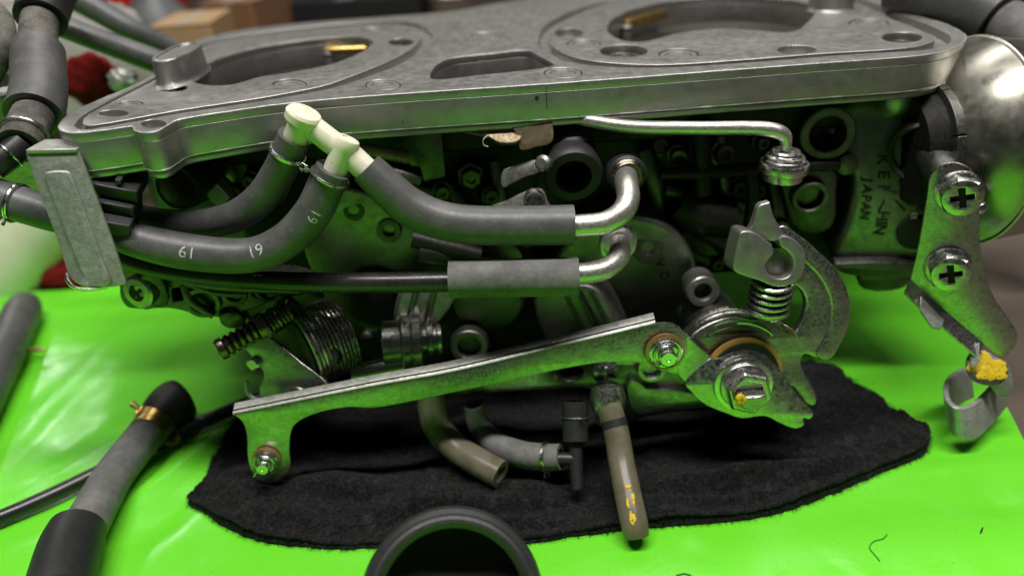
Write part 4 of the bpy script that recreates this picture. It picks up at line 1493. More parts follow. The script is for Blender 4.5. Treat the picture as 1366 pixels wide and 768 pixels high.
# pump housing below it, split by a gasket seam
fpu = FT(760, 430, 28.8, (-.35, -1, -.05))
pu = sheet('pump_housing', fpu, [(712, 400), (722, 388), (775, 380), (800, 392), (830, 450), (840, 470), (790, 478), (740, 470), (718, 435)], 1.6, M['cast_mid'], CARB, bev=.2, rnd=4, res=3, label='lower pump housing split by a seam above the link strip')
for s in (0, 1, 2):
    a, b = fpu.at(752 + 18 * s, 386, .05), fpu.at(790 + 18 * s, 462, .05)
    obj('housing_rib', MB().tube([a, a.lerp(b, .5), b], [.10, .10, .10], 8), D, pu)
a, b = fpu.at(775, 388, .06), fpu.at(812, 458, .06)
obj('gasket_seam', MB().tube([a, b], .06, 8), M['grime_shade'], pu)

# ring ports, cross bars and lugs on the right
pr = ring_boss('ring_port', 938, 389, 28.0, 21.5, 12, CARB, M['cast'], 1.2, V((-.05, -1, .15)))
tag(pr, 'grey ring-mouthed port left of the cable drum')
pr2 = ring_boss('ring_port', 1105, 179, 29.8, 36, 24, CARB, D, 1.5, V((-.1, -1, .0)))
tag(pr2, 'large dark ring port near the right end of the plate')
mb = MB(); mb.lathe(PY(1131, 220, 29.8), V((-.1, -1, 0)), [(14*.03, -.6), (15*.03, 0), (11*.03, .05), (0, .05)], 24)
obj('plug_disc', mb, D, pr2)
P, R = px_path([(1060, 222, 29.8, 7), (1085, 221, 29.7, 8), (1118, 220, 29.8, 8)])
obj('cross_lug', MB().tube(P, R, 12), M['deep'], pr2)
pr3 = ring_boss('ring_port', 1081, 265, 29.7, 24, 17, CARB, D, .8, V((-.1, -1, -.1)), True)
tag(pr3, 'dark ring port with hexagon plug below the large one')
fx = FT(1083, 265, 30.2, (-.1, -1, -.1))
sheet('port_plate', fx, [(1050, 222), (1112, 226), (1116, 260), (1112, 300), (1090, 312), (1062, 306), (1050, 280)], 1.2, D, pr3, bev=.15, rnd=3)
bars = []
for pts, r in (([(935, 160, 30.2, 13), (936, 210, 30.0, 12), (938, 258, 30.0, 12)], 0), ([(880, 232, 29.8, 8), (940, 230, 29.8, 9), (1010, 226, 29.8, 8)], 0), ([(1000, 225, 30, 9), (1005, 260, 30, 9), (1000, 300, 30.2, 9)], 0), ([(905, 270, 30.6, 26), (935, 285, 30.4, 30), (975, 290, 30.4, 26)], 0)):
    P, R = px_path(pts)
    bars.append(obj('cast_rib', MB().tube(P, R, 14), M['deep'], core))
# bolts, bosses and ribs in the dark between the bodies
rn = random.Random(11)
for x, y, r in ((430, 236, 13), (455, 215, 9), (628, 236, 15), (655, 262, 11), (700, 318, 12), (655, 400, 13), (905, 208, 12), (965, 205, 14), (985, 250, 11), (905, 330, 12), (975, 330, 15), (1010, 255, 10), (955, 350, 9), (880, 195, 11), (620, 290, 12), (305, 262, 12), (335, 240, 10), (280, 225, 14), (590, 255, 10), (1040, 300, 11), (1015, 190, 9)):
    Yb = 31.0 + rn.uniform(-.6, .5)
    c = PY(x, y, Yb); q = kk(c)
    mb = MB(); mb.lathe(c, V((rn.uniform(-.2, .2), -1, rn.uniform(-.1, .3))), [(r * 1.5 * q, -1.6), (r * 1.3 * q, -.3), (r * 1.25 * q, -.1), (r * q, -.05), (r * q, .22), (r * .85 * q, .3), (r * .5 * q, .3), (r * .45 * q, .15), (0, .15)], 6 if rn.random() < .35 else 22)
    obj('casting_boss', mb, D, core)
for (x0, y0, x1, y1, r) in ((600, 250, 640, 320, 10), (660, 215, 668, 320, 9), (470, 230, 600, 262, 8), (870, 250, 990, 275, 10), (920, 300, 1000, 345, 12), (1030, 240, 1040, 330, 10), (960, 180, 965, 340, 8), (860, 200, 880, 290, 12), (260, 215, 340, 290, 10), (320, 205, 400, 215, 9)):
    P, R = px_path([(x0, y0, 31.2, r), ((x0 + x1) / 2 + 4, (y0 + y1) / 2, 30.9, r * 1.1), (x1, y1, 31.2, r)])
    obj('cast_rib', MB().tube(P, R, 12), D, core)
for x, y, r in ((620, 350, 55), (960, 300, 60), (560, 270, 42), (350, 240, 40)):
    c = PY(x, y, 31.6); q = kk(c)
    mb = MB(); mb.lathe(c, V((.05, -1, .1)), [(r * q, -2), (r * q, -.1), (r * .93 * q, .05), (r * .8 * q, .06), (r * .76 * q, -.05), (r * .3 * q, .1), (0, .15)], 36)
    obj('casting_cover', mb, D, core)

# right end body with cast lettering
fe = FT(1175, 300, 29.9, (-.22, -1, -.10))
def barrel(p):
    h = (p.z - 8.6) / 4.0
    return V((p.x, p.y + .95 * h * h + .25 * h, p.z))


eb = sheet('end_body', fe, [(1118, 165), (1262, 158), (1264, 200), (1252, 260), (1248, 330), (1240, 348), (1225, 356), (1200, 360), (1150, 358), (1112, 348), (1126, 300), (1140, 240)], 5.0, M['cast_mid'], CARB, bev=.4, rnd=4, res=4, warp=barrel,
           label='right end carburetor body with cast maker lettering')
def cast_text(s, px, py, size, rot):
    text_on('cast_letter', s, fe, *fe.uv(px, py), math.radians(rot), size, M['grime_shade'], eb, .07, sx=1.0, bold=.012, warp=barrel)


for ch, x, y, rot in (('K', 1185, 218, -94), ('E', 1183, 236, -94), ('I', 1182, 251, -94), ('H', 1177, 288, -95), ('I', 1175, 297, -95), ('N', 1173, 306, -96)):
    cast_text(ch, x, y, .68, rot)
for i, ch in enumerate('JAPAN'):
    cast_text(ch, 1160 - i * 1.7, 243 + i * 11, .56, -96)
for (x0, y0), (x1, y1) in (((1181, 254), (1208, 259)), ((1172, 281), (1181, 267)), ((1196, 267), (1207, 281))):
    a, b = barrel(fe.at(x0, y0, .01)), barrel(fe.at(x1, y1, .01))
    obj('cast_stroke', MB().tube([a, b], .045, 8), M['grime_shade'], eb)
# bowl flange under the end body
ff = FT(1180, 370, 29.6, (-.2, -1, -.1))
sheet('bowl_flange', ff, [(1115, 352), (1240, 354), (1236, 366), (1180, 372), (1135, 368), (1118, 362)], 4.4, D, eb, bev=.12, rnd=3)
sheet('bowl_lug', ff.back(.5), [(1150, 366), (1215, 368), (1204, 386), (1152, 387)], 2.5, D, eb, bev=.15, rnd=3)
# dark round side openings
mb = MB(); mb.lathe(PY(1232, 205, 29.3), V((-.5, -1, -.1)), [(48*.028, -.8), (48*.028, 0), (44*.028, .08), (40*.028, .0), (38*.028, -.7), (0, -.7)], 36)
obj('side_port', mb, D, eb)
mb = MB(); mb.lathe(PY(1222, 312, 29.4), V((-.3, -1, -.1)), [(28*.028, -.4), (28*.028, 0), (22*.028, .03), (0, .03)], 32)
obj('side_plug', mb, M['grime_shade'], eb)
text_on('size_print', 'ES', Frame(PY(1219, 288, 29.0), (-.3, -1, 0)), 0, 0, math.radians(-90), .32, M['print_white'], eb, .01)
# domed nut under the plate at the right
mb = MB(); c = PY(1195, 128, 31.0); q = kk(c)
mb.lathe(c + V((0, 0, .3)), V((0, -.1, -1)), [(25*q, -.25), (25*q, .35), (24*q, .6), (20*q, .95), (12*q, 1.18), (0, 1.25)], 32)
obj('domed_boss', mb, M['cast'], eb)
# standoff behind the upper bolt
P, R = px_path([(1268, 246, 27.3, 22), (1256, 226, 28.0, 22), (1242, 196, 29.6, 26)])
obj('standoff', MB().tube(P, R, 24), D, eb)

# plated vacuum cover facing left at the right end
cc = PY(1291, 190, 30.6); q = kk(cc)
R1 = 134 * q
mb = MB()
mb.lathe(cc, V((-1, -.05, .0)), [(R1 * .96, -1.6), (R1, -.25), (R1 * 1.01, -.05), (R1 * .995, .06), (R1 * .985, .16), (R1 * .965, .36), (R1 * .91, .74), (R1 * .83, 1.16), (R1 * .74, 1.53), (R1 * .66, 1.80), (R1 * .63, 1.92), (R1 * .5, 1.95)], 64)
vc = obj('vacuum_cover', mb, M['chrome'], CARB, label='round plated vacuum cover at the right end of the carburetors')
mb = MB()
axr = V((-1, -.05, .0)).normalized()
ur = V((0, 0, 1)); wr_ = axr.cross(ur).normalized()
mb.tube([cc + (ur * math.cos(t) + wr_ * math.sin(t)) * R1 for t in [2 * math.pi * i / 72 for i in range(73)]], .085, 8)
obj('rolled_rim', mb, M['nickel'], vc)
for i in range(8):
    a0 = 2*math.pi*i/8 + .012 + .45; a1 = 2*math.pi*(i+1)/8 - .012 + .45
    axn = V((-1, -.05, .0)).normalized()
    u = (V((0, 0, 1)) - axn * axn.z).normalized(); w = axn.cross(u)
    ringp = []
    for s in range(9):
        t = a0 + (a1 - a0) * s / 8
        dirv = u * math.cos(t) + w * math.sin(t)
        p = cc
        ringp.append([p + axn * h + dirv * r for r, h in ((R1 * .60, 1.85), (R1 * .65, 1.92), (R1 * .645, 2.25), (R1 * .56, 2.3))])
    m1 = MB().ringmesh(ringp)
    obj('gasket_segment', m1, D, vc, bevel=.03)
mb = MB(); mb.lathe(cc, V((-1, -.05, .0)), [(R1 * .58, 1.9), (R1 * .58, 2.6), (R1 * .50, 3.0), (R1 * .3, 3.1)], 40)
obj('vacuum_chamber', mb, M['deep'], vc)
mb = MB(); mb.lathe(PY(1306, 276, 26.6), V((0, -1, .2)), [(.22, 0), (.25, .15), (.15, .25), (0, .27)], 14)
obj('end_rivet', mb, M['steel_bright'], vc)

# ------------------------------------------------------------------ left end casting, plugs and flange
fo = FT(240, 385, 27.2, (-.05, -1, -.05))
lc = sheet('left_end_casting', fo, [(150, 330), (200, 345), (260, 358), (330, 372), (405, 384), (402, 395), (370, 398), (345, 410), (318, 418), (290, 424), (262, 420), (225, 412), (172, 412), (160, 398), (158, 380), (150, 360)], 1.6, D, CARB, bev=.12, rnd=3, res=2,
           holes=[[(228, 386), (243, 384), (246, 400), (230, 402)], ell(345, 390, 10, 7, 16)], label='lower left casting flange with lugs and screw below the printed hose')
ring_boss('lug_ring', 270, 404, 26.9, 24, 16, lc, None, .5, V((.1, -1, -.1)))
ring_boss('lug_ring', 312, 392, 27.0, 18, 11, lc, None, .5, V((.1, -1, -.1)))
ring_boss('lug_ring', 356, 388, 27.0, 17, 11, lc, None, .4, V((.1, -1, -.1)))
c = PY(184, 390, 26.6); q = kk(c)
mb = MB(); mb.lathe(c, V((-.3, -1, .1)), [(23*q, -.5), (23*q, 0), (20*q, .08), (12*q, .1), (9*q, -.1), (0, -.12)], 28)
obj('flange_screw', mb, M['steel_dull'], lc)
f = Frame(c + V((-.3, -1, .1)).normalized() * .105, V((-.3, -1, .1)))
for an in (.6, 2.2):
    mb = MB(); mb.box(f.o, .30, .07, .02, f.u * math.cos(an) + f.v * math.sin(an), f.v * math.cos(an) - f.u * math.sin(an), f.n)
    obj('screw_slot', mb, M['grime_shade'], lc)
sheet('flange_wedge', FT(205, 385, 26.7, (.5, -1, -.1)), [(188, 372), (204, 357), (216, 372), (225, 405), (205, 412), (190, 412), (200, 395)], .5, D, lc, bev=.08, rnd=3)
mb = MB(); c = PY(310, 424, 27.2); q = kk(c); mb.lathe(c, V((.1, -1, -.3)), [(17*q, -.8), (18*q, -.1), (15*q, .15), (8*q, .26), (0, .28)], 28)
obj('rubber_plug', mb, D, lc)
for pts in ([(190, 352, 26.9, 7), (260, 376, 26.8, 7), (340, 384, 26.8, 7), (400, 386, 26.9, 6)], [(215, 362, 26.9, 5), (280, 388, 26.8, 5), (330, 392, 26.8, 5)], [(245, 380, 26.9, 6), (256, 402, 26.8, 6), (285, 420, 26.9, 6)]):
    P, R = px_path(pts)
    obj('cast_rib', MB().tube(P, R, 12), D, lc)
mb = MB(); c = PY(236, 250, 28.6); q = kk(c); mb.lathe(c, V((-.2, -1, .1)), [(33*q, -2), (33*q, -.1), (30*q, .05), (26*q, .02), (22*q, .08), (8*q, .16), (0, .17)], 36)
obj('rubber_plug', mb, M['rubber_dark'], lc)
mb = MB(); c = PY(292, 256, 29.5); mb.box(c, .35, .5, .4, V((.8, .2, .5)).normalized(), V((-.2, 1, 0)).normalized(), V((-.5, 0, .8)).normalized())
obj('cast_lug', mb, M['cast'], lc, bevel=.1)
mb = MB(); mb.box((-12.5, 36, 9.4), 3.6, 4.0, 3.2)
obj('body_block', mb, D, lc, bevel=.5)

# ------------------------------------------------------------------ clamp barrel, bolts and lower link under the bodies
c0, c1 = PY(512, 462, 26.4), PY(575, 452, 27.0)
ax = V((1, .12, -.05)); q = kk(c0)
mb = MB()
mb.lathe(PY(510, 458, 26.8), ax, [(26*q, 0), (30*q, .05), (30*q, .75), (34*q, .8), (36*q, .85), (36*q, 1.15), (34*q, 1.2), (34*q, 1.24), (36*q, 1.28), (36*q, 1.6), (30*q, 1.66), (18*q, 1.7), (18*q, 1.85), (22*q, 1.9), (22*q, 2.1), (18*q, 2.15), (18*q, 2.25), (21*q, 2.3), (20*q, 2.45), (0, 2.5)], 36)
cb_ = obj('clamp_barrel', mb, M['steel_dull'], CARB, label='ribbed metal clamp barrel above the link strip')
fkk = FT(540, 420, 27.5, (.2, -1, .0))
sheet('barrel_web', fkk, [(536, 396), (552, 382), (596, 378), (610, 392), (585, 430), (560, 452), (530, 446)], .9, M['cast_mid'], cb_, bev=.1, rnd=3)
for s in (0, 1):
    a, b = fkk.at(556 + s * 24, 384, .1), fkk.at(540 + s * 26, 440, .1)
    obj('web_rib', MB().tube([a, a.lerp(b, .5), b], .13, 10), D, cb_)
ring_boss('lug_ring', 626, 463, 27.6, 25, 16, cb_, None, .5, V((0, -1, .1)))
mb = MB(); mb.lathe(PY(489, 449, 28.2), V((0, -1, .2)), [(.22, -.4), (.24, 0), (.12, .08), (0, .09)], 16)
obj('small_bolt', mb, D, cb_)
P, R = px_path([(470, 500, 26.5, 13), (500, 494, 26.6, 14), (540, 486, 26.7, 13)])
obj('barrel_strut', MB().tube(P, R, 14), M['steel_dull'], cb_)
mb = MB(); mb.lathe(PY(650, 400, 28.6), V((0, -1, -.1)), [(52*.03, -1), (54*.03, 0), (48*.03, .3), (20*.03, .4), (0, .42)], 36)
obj('domed_cover', mb, D, cb_)

fll = FT(740, 520, 26.4, (0, -1, -.05))
ll = sheet('lower_link', fll, [(490, 520), (620, 505), (740, 486), (770, 478), (800, 482), (850, 470), (915, 470), (960, 530), (980, 542), (900, 550), (850, 560), (832, 572), (818, 545), (790, 520), (740, 520), (640, 526), (520, 545)], .35, M['steel_dull'], CARB, bev=.06, rnd=3,
           holes=[ell(762, 498, 17, 10)], label='lower throttle link plate partly hidden behind the link strip')
mb = MB(); c = PY(798, 493, 26.2); q = kk(c)
mb.lathe(c, V((.9, -.4, .1)), [(14*q, -.1), (16*q, 0), (16*q, .15), (13*q, .2), (15*q, .25), (15*q, .4), (9*q, .45), (9*q, .8)], 24)
obj('link_bolt', mb, M['steel_bright'], ll)
paint_blob('paint_mark', PY(741, 503, 26.0), V((0, -1, 0)), .16, ll, ecc=.6, seed=12)
ring_boss('lug_ring', 870, 492, 26.0, 20, 13, ll, M['steel_dull'], .3)
sheet('link_block', FT(870, 530, 25.9, (0, -1, .1)), [(842, 505), (862, 518), (900, 520), (940, 530), (936, 540), (880, 545), (850, 552), (838, 530)], .5, M['steel_dull'], ll, bev=.05, rnd=2)

# ------------------------------------------------------------------ drain tubes below
def vinyl():
    m, t, b = nt('aged_clear_vinyl')
    n1 = noise(t, 130, 4)
    t.links.new(mix(t, ramp(t, n1, [(.35, 0), (.7, .8)]), (0.46, 0.41, 0.30), (0.26, 0.21, 0.12)), b.inputs['Base Color'])
    b.inputs['Roughness'].default_value = 0.30
    b.inputs['Transmission Weight'].default_value = 0.65
    b.inputs['IOR'].default_value = 1.35
    bump(t, b, noise(t, 500, 3), 0.2, 0.0002)
    return m


M['vinyl'] = vinyl()
d1, P1, R1_ = hose('drain_tube', [(812, 540, 24.2, 17), (822, 575, 23.5, 17), (829, 615, 22.6, 17.5), (838, 660, 21.4, 18), (846, 697, 20.5, 18.5), (850, 715, 20.2, 16)], M['vinyl'], CARB, hollow=.25, ends=(True, 'open'),
                   label='yellowed clear drain tube with yellow paint pointing at the mat')
c = PY(810, 528, 24.6); q = kk(c)
mb = MB(); mb.lathe(c, V((-.03, .35, .9)), [(17*q, -1.1), (19*q, -.7), (23*q, -.4), (24*q, 0), (20*q, .45), (10*q, .6), (0, .62)], 32)
obj('drain_boss', mb, M['steel_dull'], d1)
mb = MB(); mb.tube([P1[5], P1[6], P1[7]], 17.5 * kk(P1[6]), 24); obj('drain_band', mb, M['rubber_dark'], d1)
mb = MB()
for (x, y, rx, ry, sd) in ((839, 657, 5, 3, 1), (846, 672, 2.5, 9, 2), (844, 692, 4.5, 9, 3), (838, 674, 2, 7, 5)):
    i = min(range(len(P1) - 1), key=lambda j: abs(proj(P1[j])[1] - y))
    tdir = (P1[i + 1] - P1[i - 1]).normalized()
    nrm = (EYE - P1[i]); nrm = (nrm - tdir * nrm.dot(tdir)).normalized()
    side = tdir.cross(nrm)
    off = (PY(x, y, P1[i].y) - P1[i]).dot(side)
    h = math.sqrt(max(R1_[i] ** 2 - off * off, .01))
    base = P1[i] + side * off + nrm * (h - .012)
    paint_blob('paint_mark', base, nrm, ry * kk(base), d1, ecc=rx / ry, thick=.03, seed=sd)
d2, P2, R2_ = hose('drain_elbow', [(575, 505, 26.0, 19), (576, 540, 25.8, 19), (585, 572, 25.5, 19), (610, 598, 24.8, 19), (640, 617, 24.0, 19), (668, 632, 23.4, 19)], M['vinyl'], CARB, hollow=.3, ends=(True, 'open'),
                   label='brownish clear drain elbow under the middle of the link strip')
d3, P3, R3_ = hose('vent_hose', [(632, 540, 25.8, 14), (640, 568, 25.6, 15), (662, 592, 24.8, 17), (695, 605, 24.2, 17.5), (728, 609, 23.8, 17.5), (748, 609, 23.6, 17.5)], M['rubber_grey'], CARB, label='small grey vent hose with a clamp meeting the black plastic tee')
wire_clamp('wire_clamp', P3, R3_, 32, M['steel_bright'], d3, ang=(0, -.4, -1))
mb = MB()
a, b, cI = PY(767, 545, 24.6), PY(768, 612, 23.4), PY(770, 652, 22.6)
q = kk(b)
mb.tube([a, a.lerp(b, .5), b, cI], [10*q, 9*q, 9.5*q, 8*q], 18)
mb.tube([b, PY(740, 611, 23.5)], [9*q, 8*q], 18)
pt = obj('plastic_tee', mb, M['plastic_black'], CARB, label='black plastic tee hanging beside the small vent hose')
P, R = px_path([(767, 535, 24.7, 18), (767, 560, 24.3, 17.5), (768, 588, 23.8, 17)])
obj('tee_sleeve', MB().tube(P, R, 20, 'open', 'open', .2), M['rubber_dark'], pt)
wire_clamp('wire_clamp', P, R, 7, M['steel'], pt, wr=.035, rings=1)

# ------------------------------------------------------------------ loose hoses and boot on the mat
def path_z(pts, seg=8):
    q = []
    for p in pts:
        w = PZ(p[0], p[1], p[2])
        q.append((w.x, w.y, w.z, p[3] * kk(w)))
    s = sm3(q, seg)
    return [V(t[:3]) for t in s], [t[3] for t in s]


# thick hose at lower left: grey hose, dark sleeve below, brass clamp and dark end above
H = empty('loose_thick_hose', PZ(140, 660, 0), 'thick grey hose with dark sleeve and brass clamp lying at lower left', 'hose')
P, R = path_z([(98, 735, 1.1, 30), (115, 700, 1.1, 29), (132, 668, 1.1, 27), (153, 632, 1.1, 25.5), (180, 597, 1.15, 24.5), (204, 568, 1.2, 24)])
obj('hose_tube', MB().tube(P, R, 26, True, True), M['rubber_grey'], H)
P2, R2 = path_z([(76, 800, 1.25, 44), (84, 765, 1.25, 42), (95, 728, 1.2, 40), (104, 704, 1.2, 36)])
R2[-1] *= .93
obj('dark_sleeve', MB().tube(P2, R2, 26, True, 'open', .3), M['rubber_dark'], H)
P3, R3 = path_z([(196, 578, 1.2, 25), (204, 568, 1.2, 26), (212, 557, 1.25, 26)])
band = obj('brass_clamp', MB().tube(P3, R3, 26), M['brass'], H)
P4, R4 = path_z([(208, 562, 1.25, 25), (220, 549, 1.3, 30), (234, 538, 1.3, 32), (244, 532, 1.3, 29)])
obj('hose_end', MB().tube(P4, R4, 26, True, 'open', .4), M['rubber_dark'], H)
c = P3[8]; q = kk(c)
ear = [c + V((-.55, .35, .55)), c + V((-.75, .50, .80)), c + V((-.95, .62, .85))]
obj('clamp_ear', MB().tube(ear, [.13, .12, .16], 10), M['bronze'], H)
mb = MB(); mb.box(c + V((-.45, .25, .55)), .22, .30, .07, V((.7, .7, .2)).normalized(), V((-.6, .6, .5)).normalized(), V((.2, -.4, .8)).normalized())
obj('clamp_screw_plate', mb, M['brass'], H, bevel=.03)
# yellow-green printed loop of the clamp tail underneath
rings = []
cc = PZ(222, 582, .55)
loop = [cc + V((math.cos(t) * .55, math.sin(t) * .35, .25 * math.sin(t * 2))) for t in [i * 2 * math.pi / 24 for i in range(25)]]
obj('clamp_tail', MB().tube(loop, .12, 8, flat=.5), M['brass'], H)

P, R = path_z([(-60, 712, .45, 11), (0, 690, .45, 10.5), (60, 664, .42, 10.5), (120, 635, .42, 10), (180, 606, .45, 10), (250, 572, .45, 9.5), (320, 541, .45, 9), (390, 512, .5, 9)])
obj('thin_black_cable', MB().tube(P, R, 16), M['tube_black'], label='thin glossy black cable crossing the mat under the thick hose', cat='cable')

P, R = path_z([(-60, 610, .95, 27), (-30, 548, .95, 26), (0, 484, .95, 25), (18, 443, .95, 24), (30, 416, .95, 23), (34, 405, .95, 18)])
E_ = empty('left_edge_hose', P[20], 'dark hose end lying on the mat at the left edge', 'hose')
obj('hose_tube', MB().tube(P, R, 24), M['rubber'], E_)
a = PZ(38, 467, .6)
mb = MB(); mb.tube([a, a + V((.55, 0, .05)), a + V((.95, -.05, -.1))], [.10, .13, .06], 8)
obj('wire_end', mb, M['bronze'], E_)

# rubber boot in the foreground, mouth towards the camera
c = PZ(604, 806, 3.55)
ax = (EYE - c).normalized(); ax = (ax + V((0, -.02, -.1))).normalized()
q = kk(c); Rb = 117 * q
mb = MB()
mb.lathe(c, ax, [(Rb * .86, -1.9), (Rb * 1.08, -1.7), (Rb * 1.10, -1.0), (Rb * 1.06, -.62), (Rb * 1.0, -.5), (Rb * .995, -.12), (Rb * .97, -.02), (Rb * .93, .02), (Rb * .905, .0), (Rb * .88, -.25), (Rb * .86, -.9), (Rb * .84, -1.5), (Rb * .4, -1.75)], 72)
for v in mb.v:
    v.z = max(v.z, .08)
boot = obj('rubber_boot', mb, M['rubber_dark'], label='black rubber intake boot at the bottom edge, mouth upwards', cat='rubber boot')

mb = MB(); mb.lathe(c, ax, [(Rb * .915, .03), (Rb * .90, .035), (Rb * .835, -.10), (Rb * .825, -.20), (Rb * .87, -.25)], 72, cap0=False, cap1=False)
obj('boot_lip', mb, M['tube_black'], boot)
# lint and thread on the mat
th = [PZ(x, y, .06) for x, y in ((1183, 712), (1178, 718), (1165, 722), (1160, 730), (1166, 738), (1174, 747))]
th = [V((p.x, p.y, mat_z(p.x, p.y) + .03)) for p in [V(t) for t in sm3([tuple(p) for p in th], 5)]]
obj('green_thread', MB().tube(th, .022, 6), plain('dark_green_thread', (.05, .25, .02), .8), label='curled green thread lying on the mat at lower right', cat='thread')
th = [PZ(x, y, .06) for x, y in ((1311, 703), (1309, 708), (1308, 711))]
obj('dark_crumb', MB().tube([V((p.x, p.y, mat_z(p.x, p.y) + .03)) for p in th], [.02, .035, .02], 6), M['grime_shade'], label='tiny dark crumb on the mat at lower right', cat='crumb')
th = [PZ(x, y, .06) for x, y in ((902, 767), (912, 764.5), (922, 767))]
obj('bent_fibre', MB().tube([V((p.x, p.y, mat_z(p.x, p.y) + .03)) for p in th], .03, 6), plain('dark_green_fibre', (.03, .2, .02), .8), label='short dark fibre at the bottom edge of the mat', cat='thread')

# ------------------------------------------------------------------ hoses and fittings left of and behind the plate
FH = empty('fuel_hose', PZ(40, 150, 0), 'dusty black fuel hose with two rubber sleeves at the upper left', 'hose')
P, R = px_path([(78, -40, 36.5, 23), (62, 0, 35.0, 23), (52, 35, 33.6, 23), (51, 80, 31.8, 24), (52, 120, 30.0, 25), (46, 150, 28.8, 26), (34, 178, 27.6, 27), (26, 195, 26.9, 27)])
obj('hose_tube', MB().tube(P, R, 24, True, 'open', .3), M['rubber_dusty'], FH)
i0 = P
def along(P, R, f0, f1, grow, name, mat, parent, lipw=1.0):
    n = len(P); a, b = int(f0 * (n - 1)), int(f1 * (n - 1))
    return obj(name, MB().tube(P[a:b + 1], [r * grow for r in R[a:b + 1]], 28, 'open', 'open', .12), mat, parent, angle=50)


along(P, R, .0, .26, 1.40, 'rubber_sleeve', M['rubber_dark'], FH)
along(P, R, .40, .74, 1.36, 'rubber_sleeve', M['rubber'], FH)
wire_clamp('wire_clamp', P, R, 49, M['steel'], FH, ang=(-1, -.4, .3), wr=.06)
P, R = px_path([(32, 190, 27.0, 17), (14, 206, 26.6, 18), (-10, 222, 26.2, 19)])
fit = obj('black_fitting', MB().tube(P, R, 20), M['plastic_black'], FH)
wire_clamp('wire_clamp', P, R, 8, M['steel_bright'], FH, rings=1, wr=.04)

P, R = px_path([(-40, 130, 31, 17), (-12, 95, 31.5, 16), (4, 60, 32, 15), (0, 25, 33, 15), (-30, 5, 34, 15)])
obj('side_hose', MB().tube(P, R, 20), M['rubber_dusty'], label='dusty hose curving in from the left edge', cat='hose')
P, R = px_path([(70, 30, 38, 15), (110, 46, 38, 15), (160, 64, 38.5, 15.5), (215, 84, 39, 16), (260, 98, 40, 16)])
obj('rear_hose', MB().tube(P, R, 20), M['rubber'], label='lower of the two dark hoses behind the left casting post', cat='hose', group='dark hoses behind the plate')
P, R = px_path([(85, -10, 44, 17), (130, 14, 44, 16), (175, 40, 44, 15), (230, 66, 45, 15)])
obj('rear_hose', MB().tube(P, R, 20), M['rubber'], label='upper of the two dark hoses behind the left casting post', cat='hose', group='dark hoses behind the plate')
mb = MB(); mb.lathe(PY(6, 106, 36), V((-.3, -1, .2)), [(.5, -.6), (.6, 0), (.45, .1), (.3, .12), (0, .12)], 20)
obj('small_cap', mb, M['steel_dull'], label='small grey cap between the hoses at the left edge', cat='cap')
mb = MB(); mb.box(PY(45, 196, 33), 1.4, 1.0, 2.6, V((1, .1, .1)).normalized())
obj('grey_block', mb, M['steel_dull'], label='grey metal block behind the fuel hose end', cat='metal block', bevel=.2)

# hose coupling behind the right end
P, R = px_path([(1215, -30, 40, 52), (1270, -5, 38, 50), (1310, 12, 36.5, 48), (1338, 28, 35.5, 47)])
HC = empty('hose_coupling', PZ(1300, 90, 0), 'black hose coupling with a grey tube behind the right end', 'hose')
obj('coupling_sleeve', MB().tube(P, R, 28, True, 'open', .5), M['rubber'], HC)
P, R = px_path([(1325, 24, 36, 30), (1345, 36, 35, 33), (1375, 52, 34, 36), (1420, 80, 32.5, 38)])
obj('coupling_tube', MB().tube(P, R, 28), M['rubber_grey'], HC)
P, R = px_path([(1300, 75, 41, 26), (1340, 110, 40, 30), (1380, 190, 39, 34), (1400, 300, 38, 34)])
obj('lower_rear_hose', MB().tube(P, R, 22), M['rubber_dark'], label='black hose in shade behind the vacuum cover', cat='hose')
RBK = empty('rear_bracket', PZ(1220, 20, 0), 'shiny ribbed cast bracket behind the plate at upper right', 'bracket')
for i in range(4):
    mb = MB(); mb.box(PY(1196 + i * 15, 4 + i * 4, 47), .28, .9, 2.2, V((.9, .2, .3)).normalized(), V((-.2, 1, 0)).normalized(), V((-.3, 0, .95)).normalized())
    obj('bracket_rib', mb, M['steel_bright'] if i % 2 else M['steel_dull'], RBK, bevel=.12)
mb = MB(); mb.box(PY(1222, 18, 48.5), 3.0, .5, 1.6, V((.95, .1, .1)).normalized())
obj('bracket_back', mb, M['cast_dark'], RBK, bevel=.2)

# ------------------------------------------------------------------ clutter on the bench behind
M['cardboard'] = plain('cardboard', (0.42, 0.27, 0.13), 0.8, 0, .3, 60)
M['cardboard_dark'] = plain('dark_cardboard', (0.22, 0.11, 0.05), 0.8, 0, .4, 60)
M['red'] = plain('red_paint', (0.55, 0.025, 0.015), 0.35, 0, .3, 60)
M['grey_plastic'] = plain('grey_plastic', (0.16, 0.165, 0.17), 0.4, 0, .3, 60)
M['paper'] = plain('pale_paper', (0.36, 0.34, 0.31), 0.8, 0, .4, 20)
M['cream'] = plain('cream_towelling', (0.80, 0.74, 0.60), 0.9, 0, .45, 40, .2, .5)
M['red_cloth'] = plain('red_shop_rag', (0.17, 0.010, 0.008), 0.9, 0, .6, 400, .1, .8, .25)
M['black_case'] = plain('black_case', (0.012, 0.012, 0.013), 0.5, 0, .3, 60)


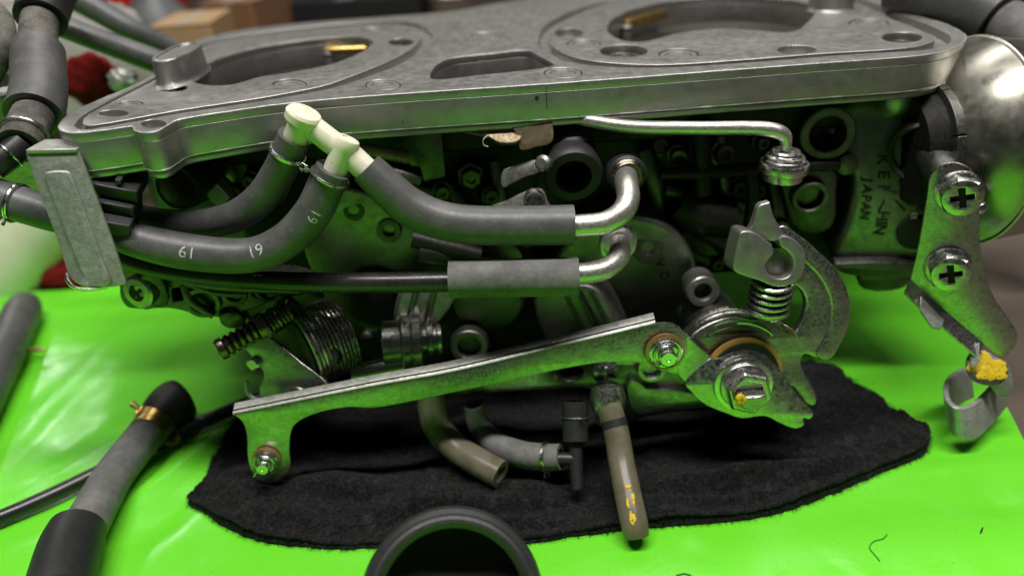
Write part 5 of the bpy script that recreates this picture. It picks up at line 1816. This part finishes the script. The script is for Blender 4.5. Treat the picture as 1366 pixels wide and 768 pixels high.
def crate(name, px0, px1, pyt, Y, depth, mat, label, cat, turn=0.0, flap=None):
    a, b = PY(px0, pyt, Y), PY(px1, pyt, Y)
    z1 = (a.z + b.z) / 2
    c = (a + b) / 2
    w = (b - a).length / 2
    X = V((math.cos(turn), math.sin(turn), 0)); Yv = V((-math.sin(turn), math.cos(turn), 0))
    root = empty(name, (c.x, Y + depth / 2, -.45), label, cat)
    h = (z1 + .45) / 2
    mb = MB(); mb.box(V((c.x, Y + depth / 2, h - .45)), w, depth / 2, h, X, Yv)
    obj('box_shell', mb, mat, root, bevel=.15)
    mb = MB(); mb.box(V((c.x, Y + depth / 2, z1 + .06)), w * 1.01, depth / 2 * 1.01, .06, X, Yv)
    obj('box_lid', mb, flap or mat, root, bevel=.03)
    mb = MB(); mb.box(V((c.x, Y + depth / 2, z1 + .13)), w * .12, depth / 2 * 1.0, .012, X, Yv)
    obj('tape_strip', mb, M['paper'] if mat is not M['black_case'] else M['grey_plastic'], root)
    return root


crate('cardboard_box', 192, 272, 36, 66, 9, M['cardboard'], 'tan cardboard box blurred behind the left of the plate', 'box', .1)
crate('brown_box', 268, 345, 6, 78, 12, M['cardboard_dark'], 'dark brown box blurred behind, beside the cardboard box', 'box', -.1)
crate('black_case', 352, 560, 2, 88, 14, M['black_case'], 'black case in the dark behind the plate', 'case')
crate('red_tool_box', 128, 176, -30, 84, 14, M['red'], 'red tool box blurred at the upper left', 'tool box', .05)
crate('red_case', -90, 32, 8, 70, 10, M['red'], 'red case at the top left corner', 'case')
BT = PY(215, 45, 84); BT.z = -.45
mb = MB(); q = kk(PY(215, 20, 84))
mb.lathe(BT, (0, 0, 1), [(42*q, 0), (44*q, .4), (44*q, 11), (40*q, 13), (18*q, 15), (16*q, 16), (19*q, 16.1), (19*q, 18), (0, 18)], 32)
obj('grey_bottle', mb, M['grey_plastic'], label='grey bottle blurred behind the cardboard box', cat='bottle')
BT = PY(606, 60, 92); BT.z = -.45; q = kk(PY(606, 20, 92))
SC = empty('silver_can', BT, 'silver can blurred behind the middle of the plate', 'can')
mb = MB(); mb.lathe(BT, (0, 0, 1), [(44*q, 0), (45*q, .3), (44*q, .6), (44*q, 12), (45*q, 12.2), (42*q, 12.8), (0, 12.9)], 36)
obj('can_wall', mb, M['steel_dull'], SC)
mb = MB(); mb.lathe(BT + V((-1.5, -.6, 12.8)), (0, 0, 1), [(.8, 0), (.8, 1.5), (.5, 1.7), (.5, 2.4), (0, 2.4)], 20)
obj('can_spout', mb, M['brass'], SC)

# crumpled pale paper, cream towel roll, red rag, foil
def lump(name, c, rx, ry, rz, mat, amp, freq, seed, n=40, m=24, **kw):
    rings = []
    for j in range(1, m):
        ph = math.pi * j / m
        ring = []
        for i in range(n):
            t = 2 * math.pi * i / n
            d = V((math.sin(ph) * math.cos(t), math.sin(ph) * math.sin(t), math.cos(ph)))
            s = 1 + amp * mnoise.noise(d * freq + V((seed, 0, 0))) + amp * .6 * abs(mnoise.noise(d * freq * 2.3 + V((0, seed, 0))))
            ring.append(V((c.x + d.x * rx * s, c.y + d.y * ry * s, max(-.45, c.z + d.z * rz * s))))
        rings.append(ring)
    return obj(name, MB().ringmesh(rings), mat, angle=60, **kw)


lump('pale_paper_towel', PY(105, 150, 54), 7, 3, 7.5, M['paper'], .30, 2.2, 3, label='crumpled pale paper towel behind the left hoses', cat='paper towel')
lump('red_shop_rag', PY(122, 108, 46), 1.7, 1.2, 1.5, M['red_cloth'], .18, 2.6, 8, label='crumpled dark red rag behind the fuel hose', cat='rag')
lump('foil_scrap', PY(165, 107, 44.5), .8, .6, .7, M['zinc_pale'], .22, 3.0, 5, label='scrap of shiny foil beside the red rag', cat='foil')
P, R = px_path([(-70, 470, 46.5, 62), (-20, 400, 47, 62), (30, 335, 47.5, 58), (75, 270, 48, 52)])
CT = empty('cream_towel_roll', P[8] - V((0, 0, 3)), 'rolled cream towel beyond the left edge of the mat', 'towel')
obj('towel_roll', MB().tube(P, R, 26), M['cream'], CT)
for s in range(5):
    f = [V(p) + V((0, 0, 0)) for p in P]
    u = (V((0, -1, .6)) + V((-.9 + s * .45, 0, .1 * s))).normalized()
    obj('towel_fold', MB().tube([p + u * r * .985 for p, r in zip(P, R)], .16, 8), M['cream'], CT)
lump('red_cloth_scrap', PZ(85, 386, 0) + V((0, 1.2, .4)), 2.2, 1.1, 1.0, M['red_cloth'], .2, 2.0, 2, label='dark red cloth scrap at the back edge of the mat', cat='rag')
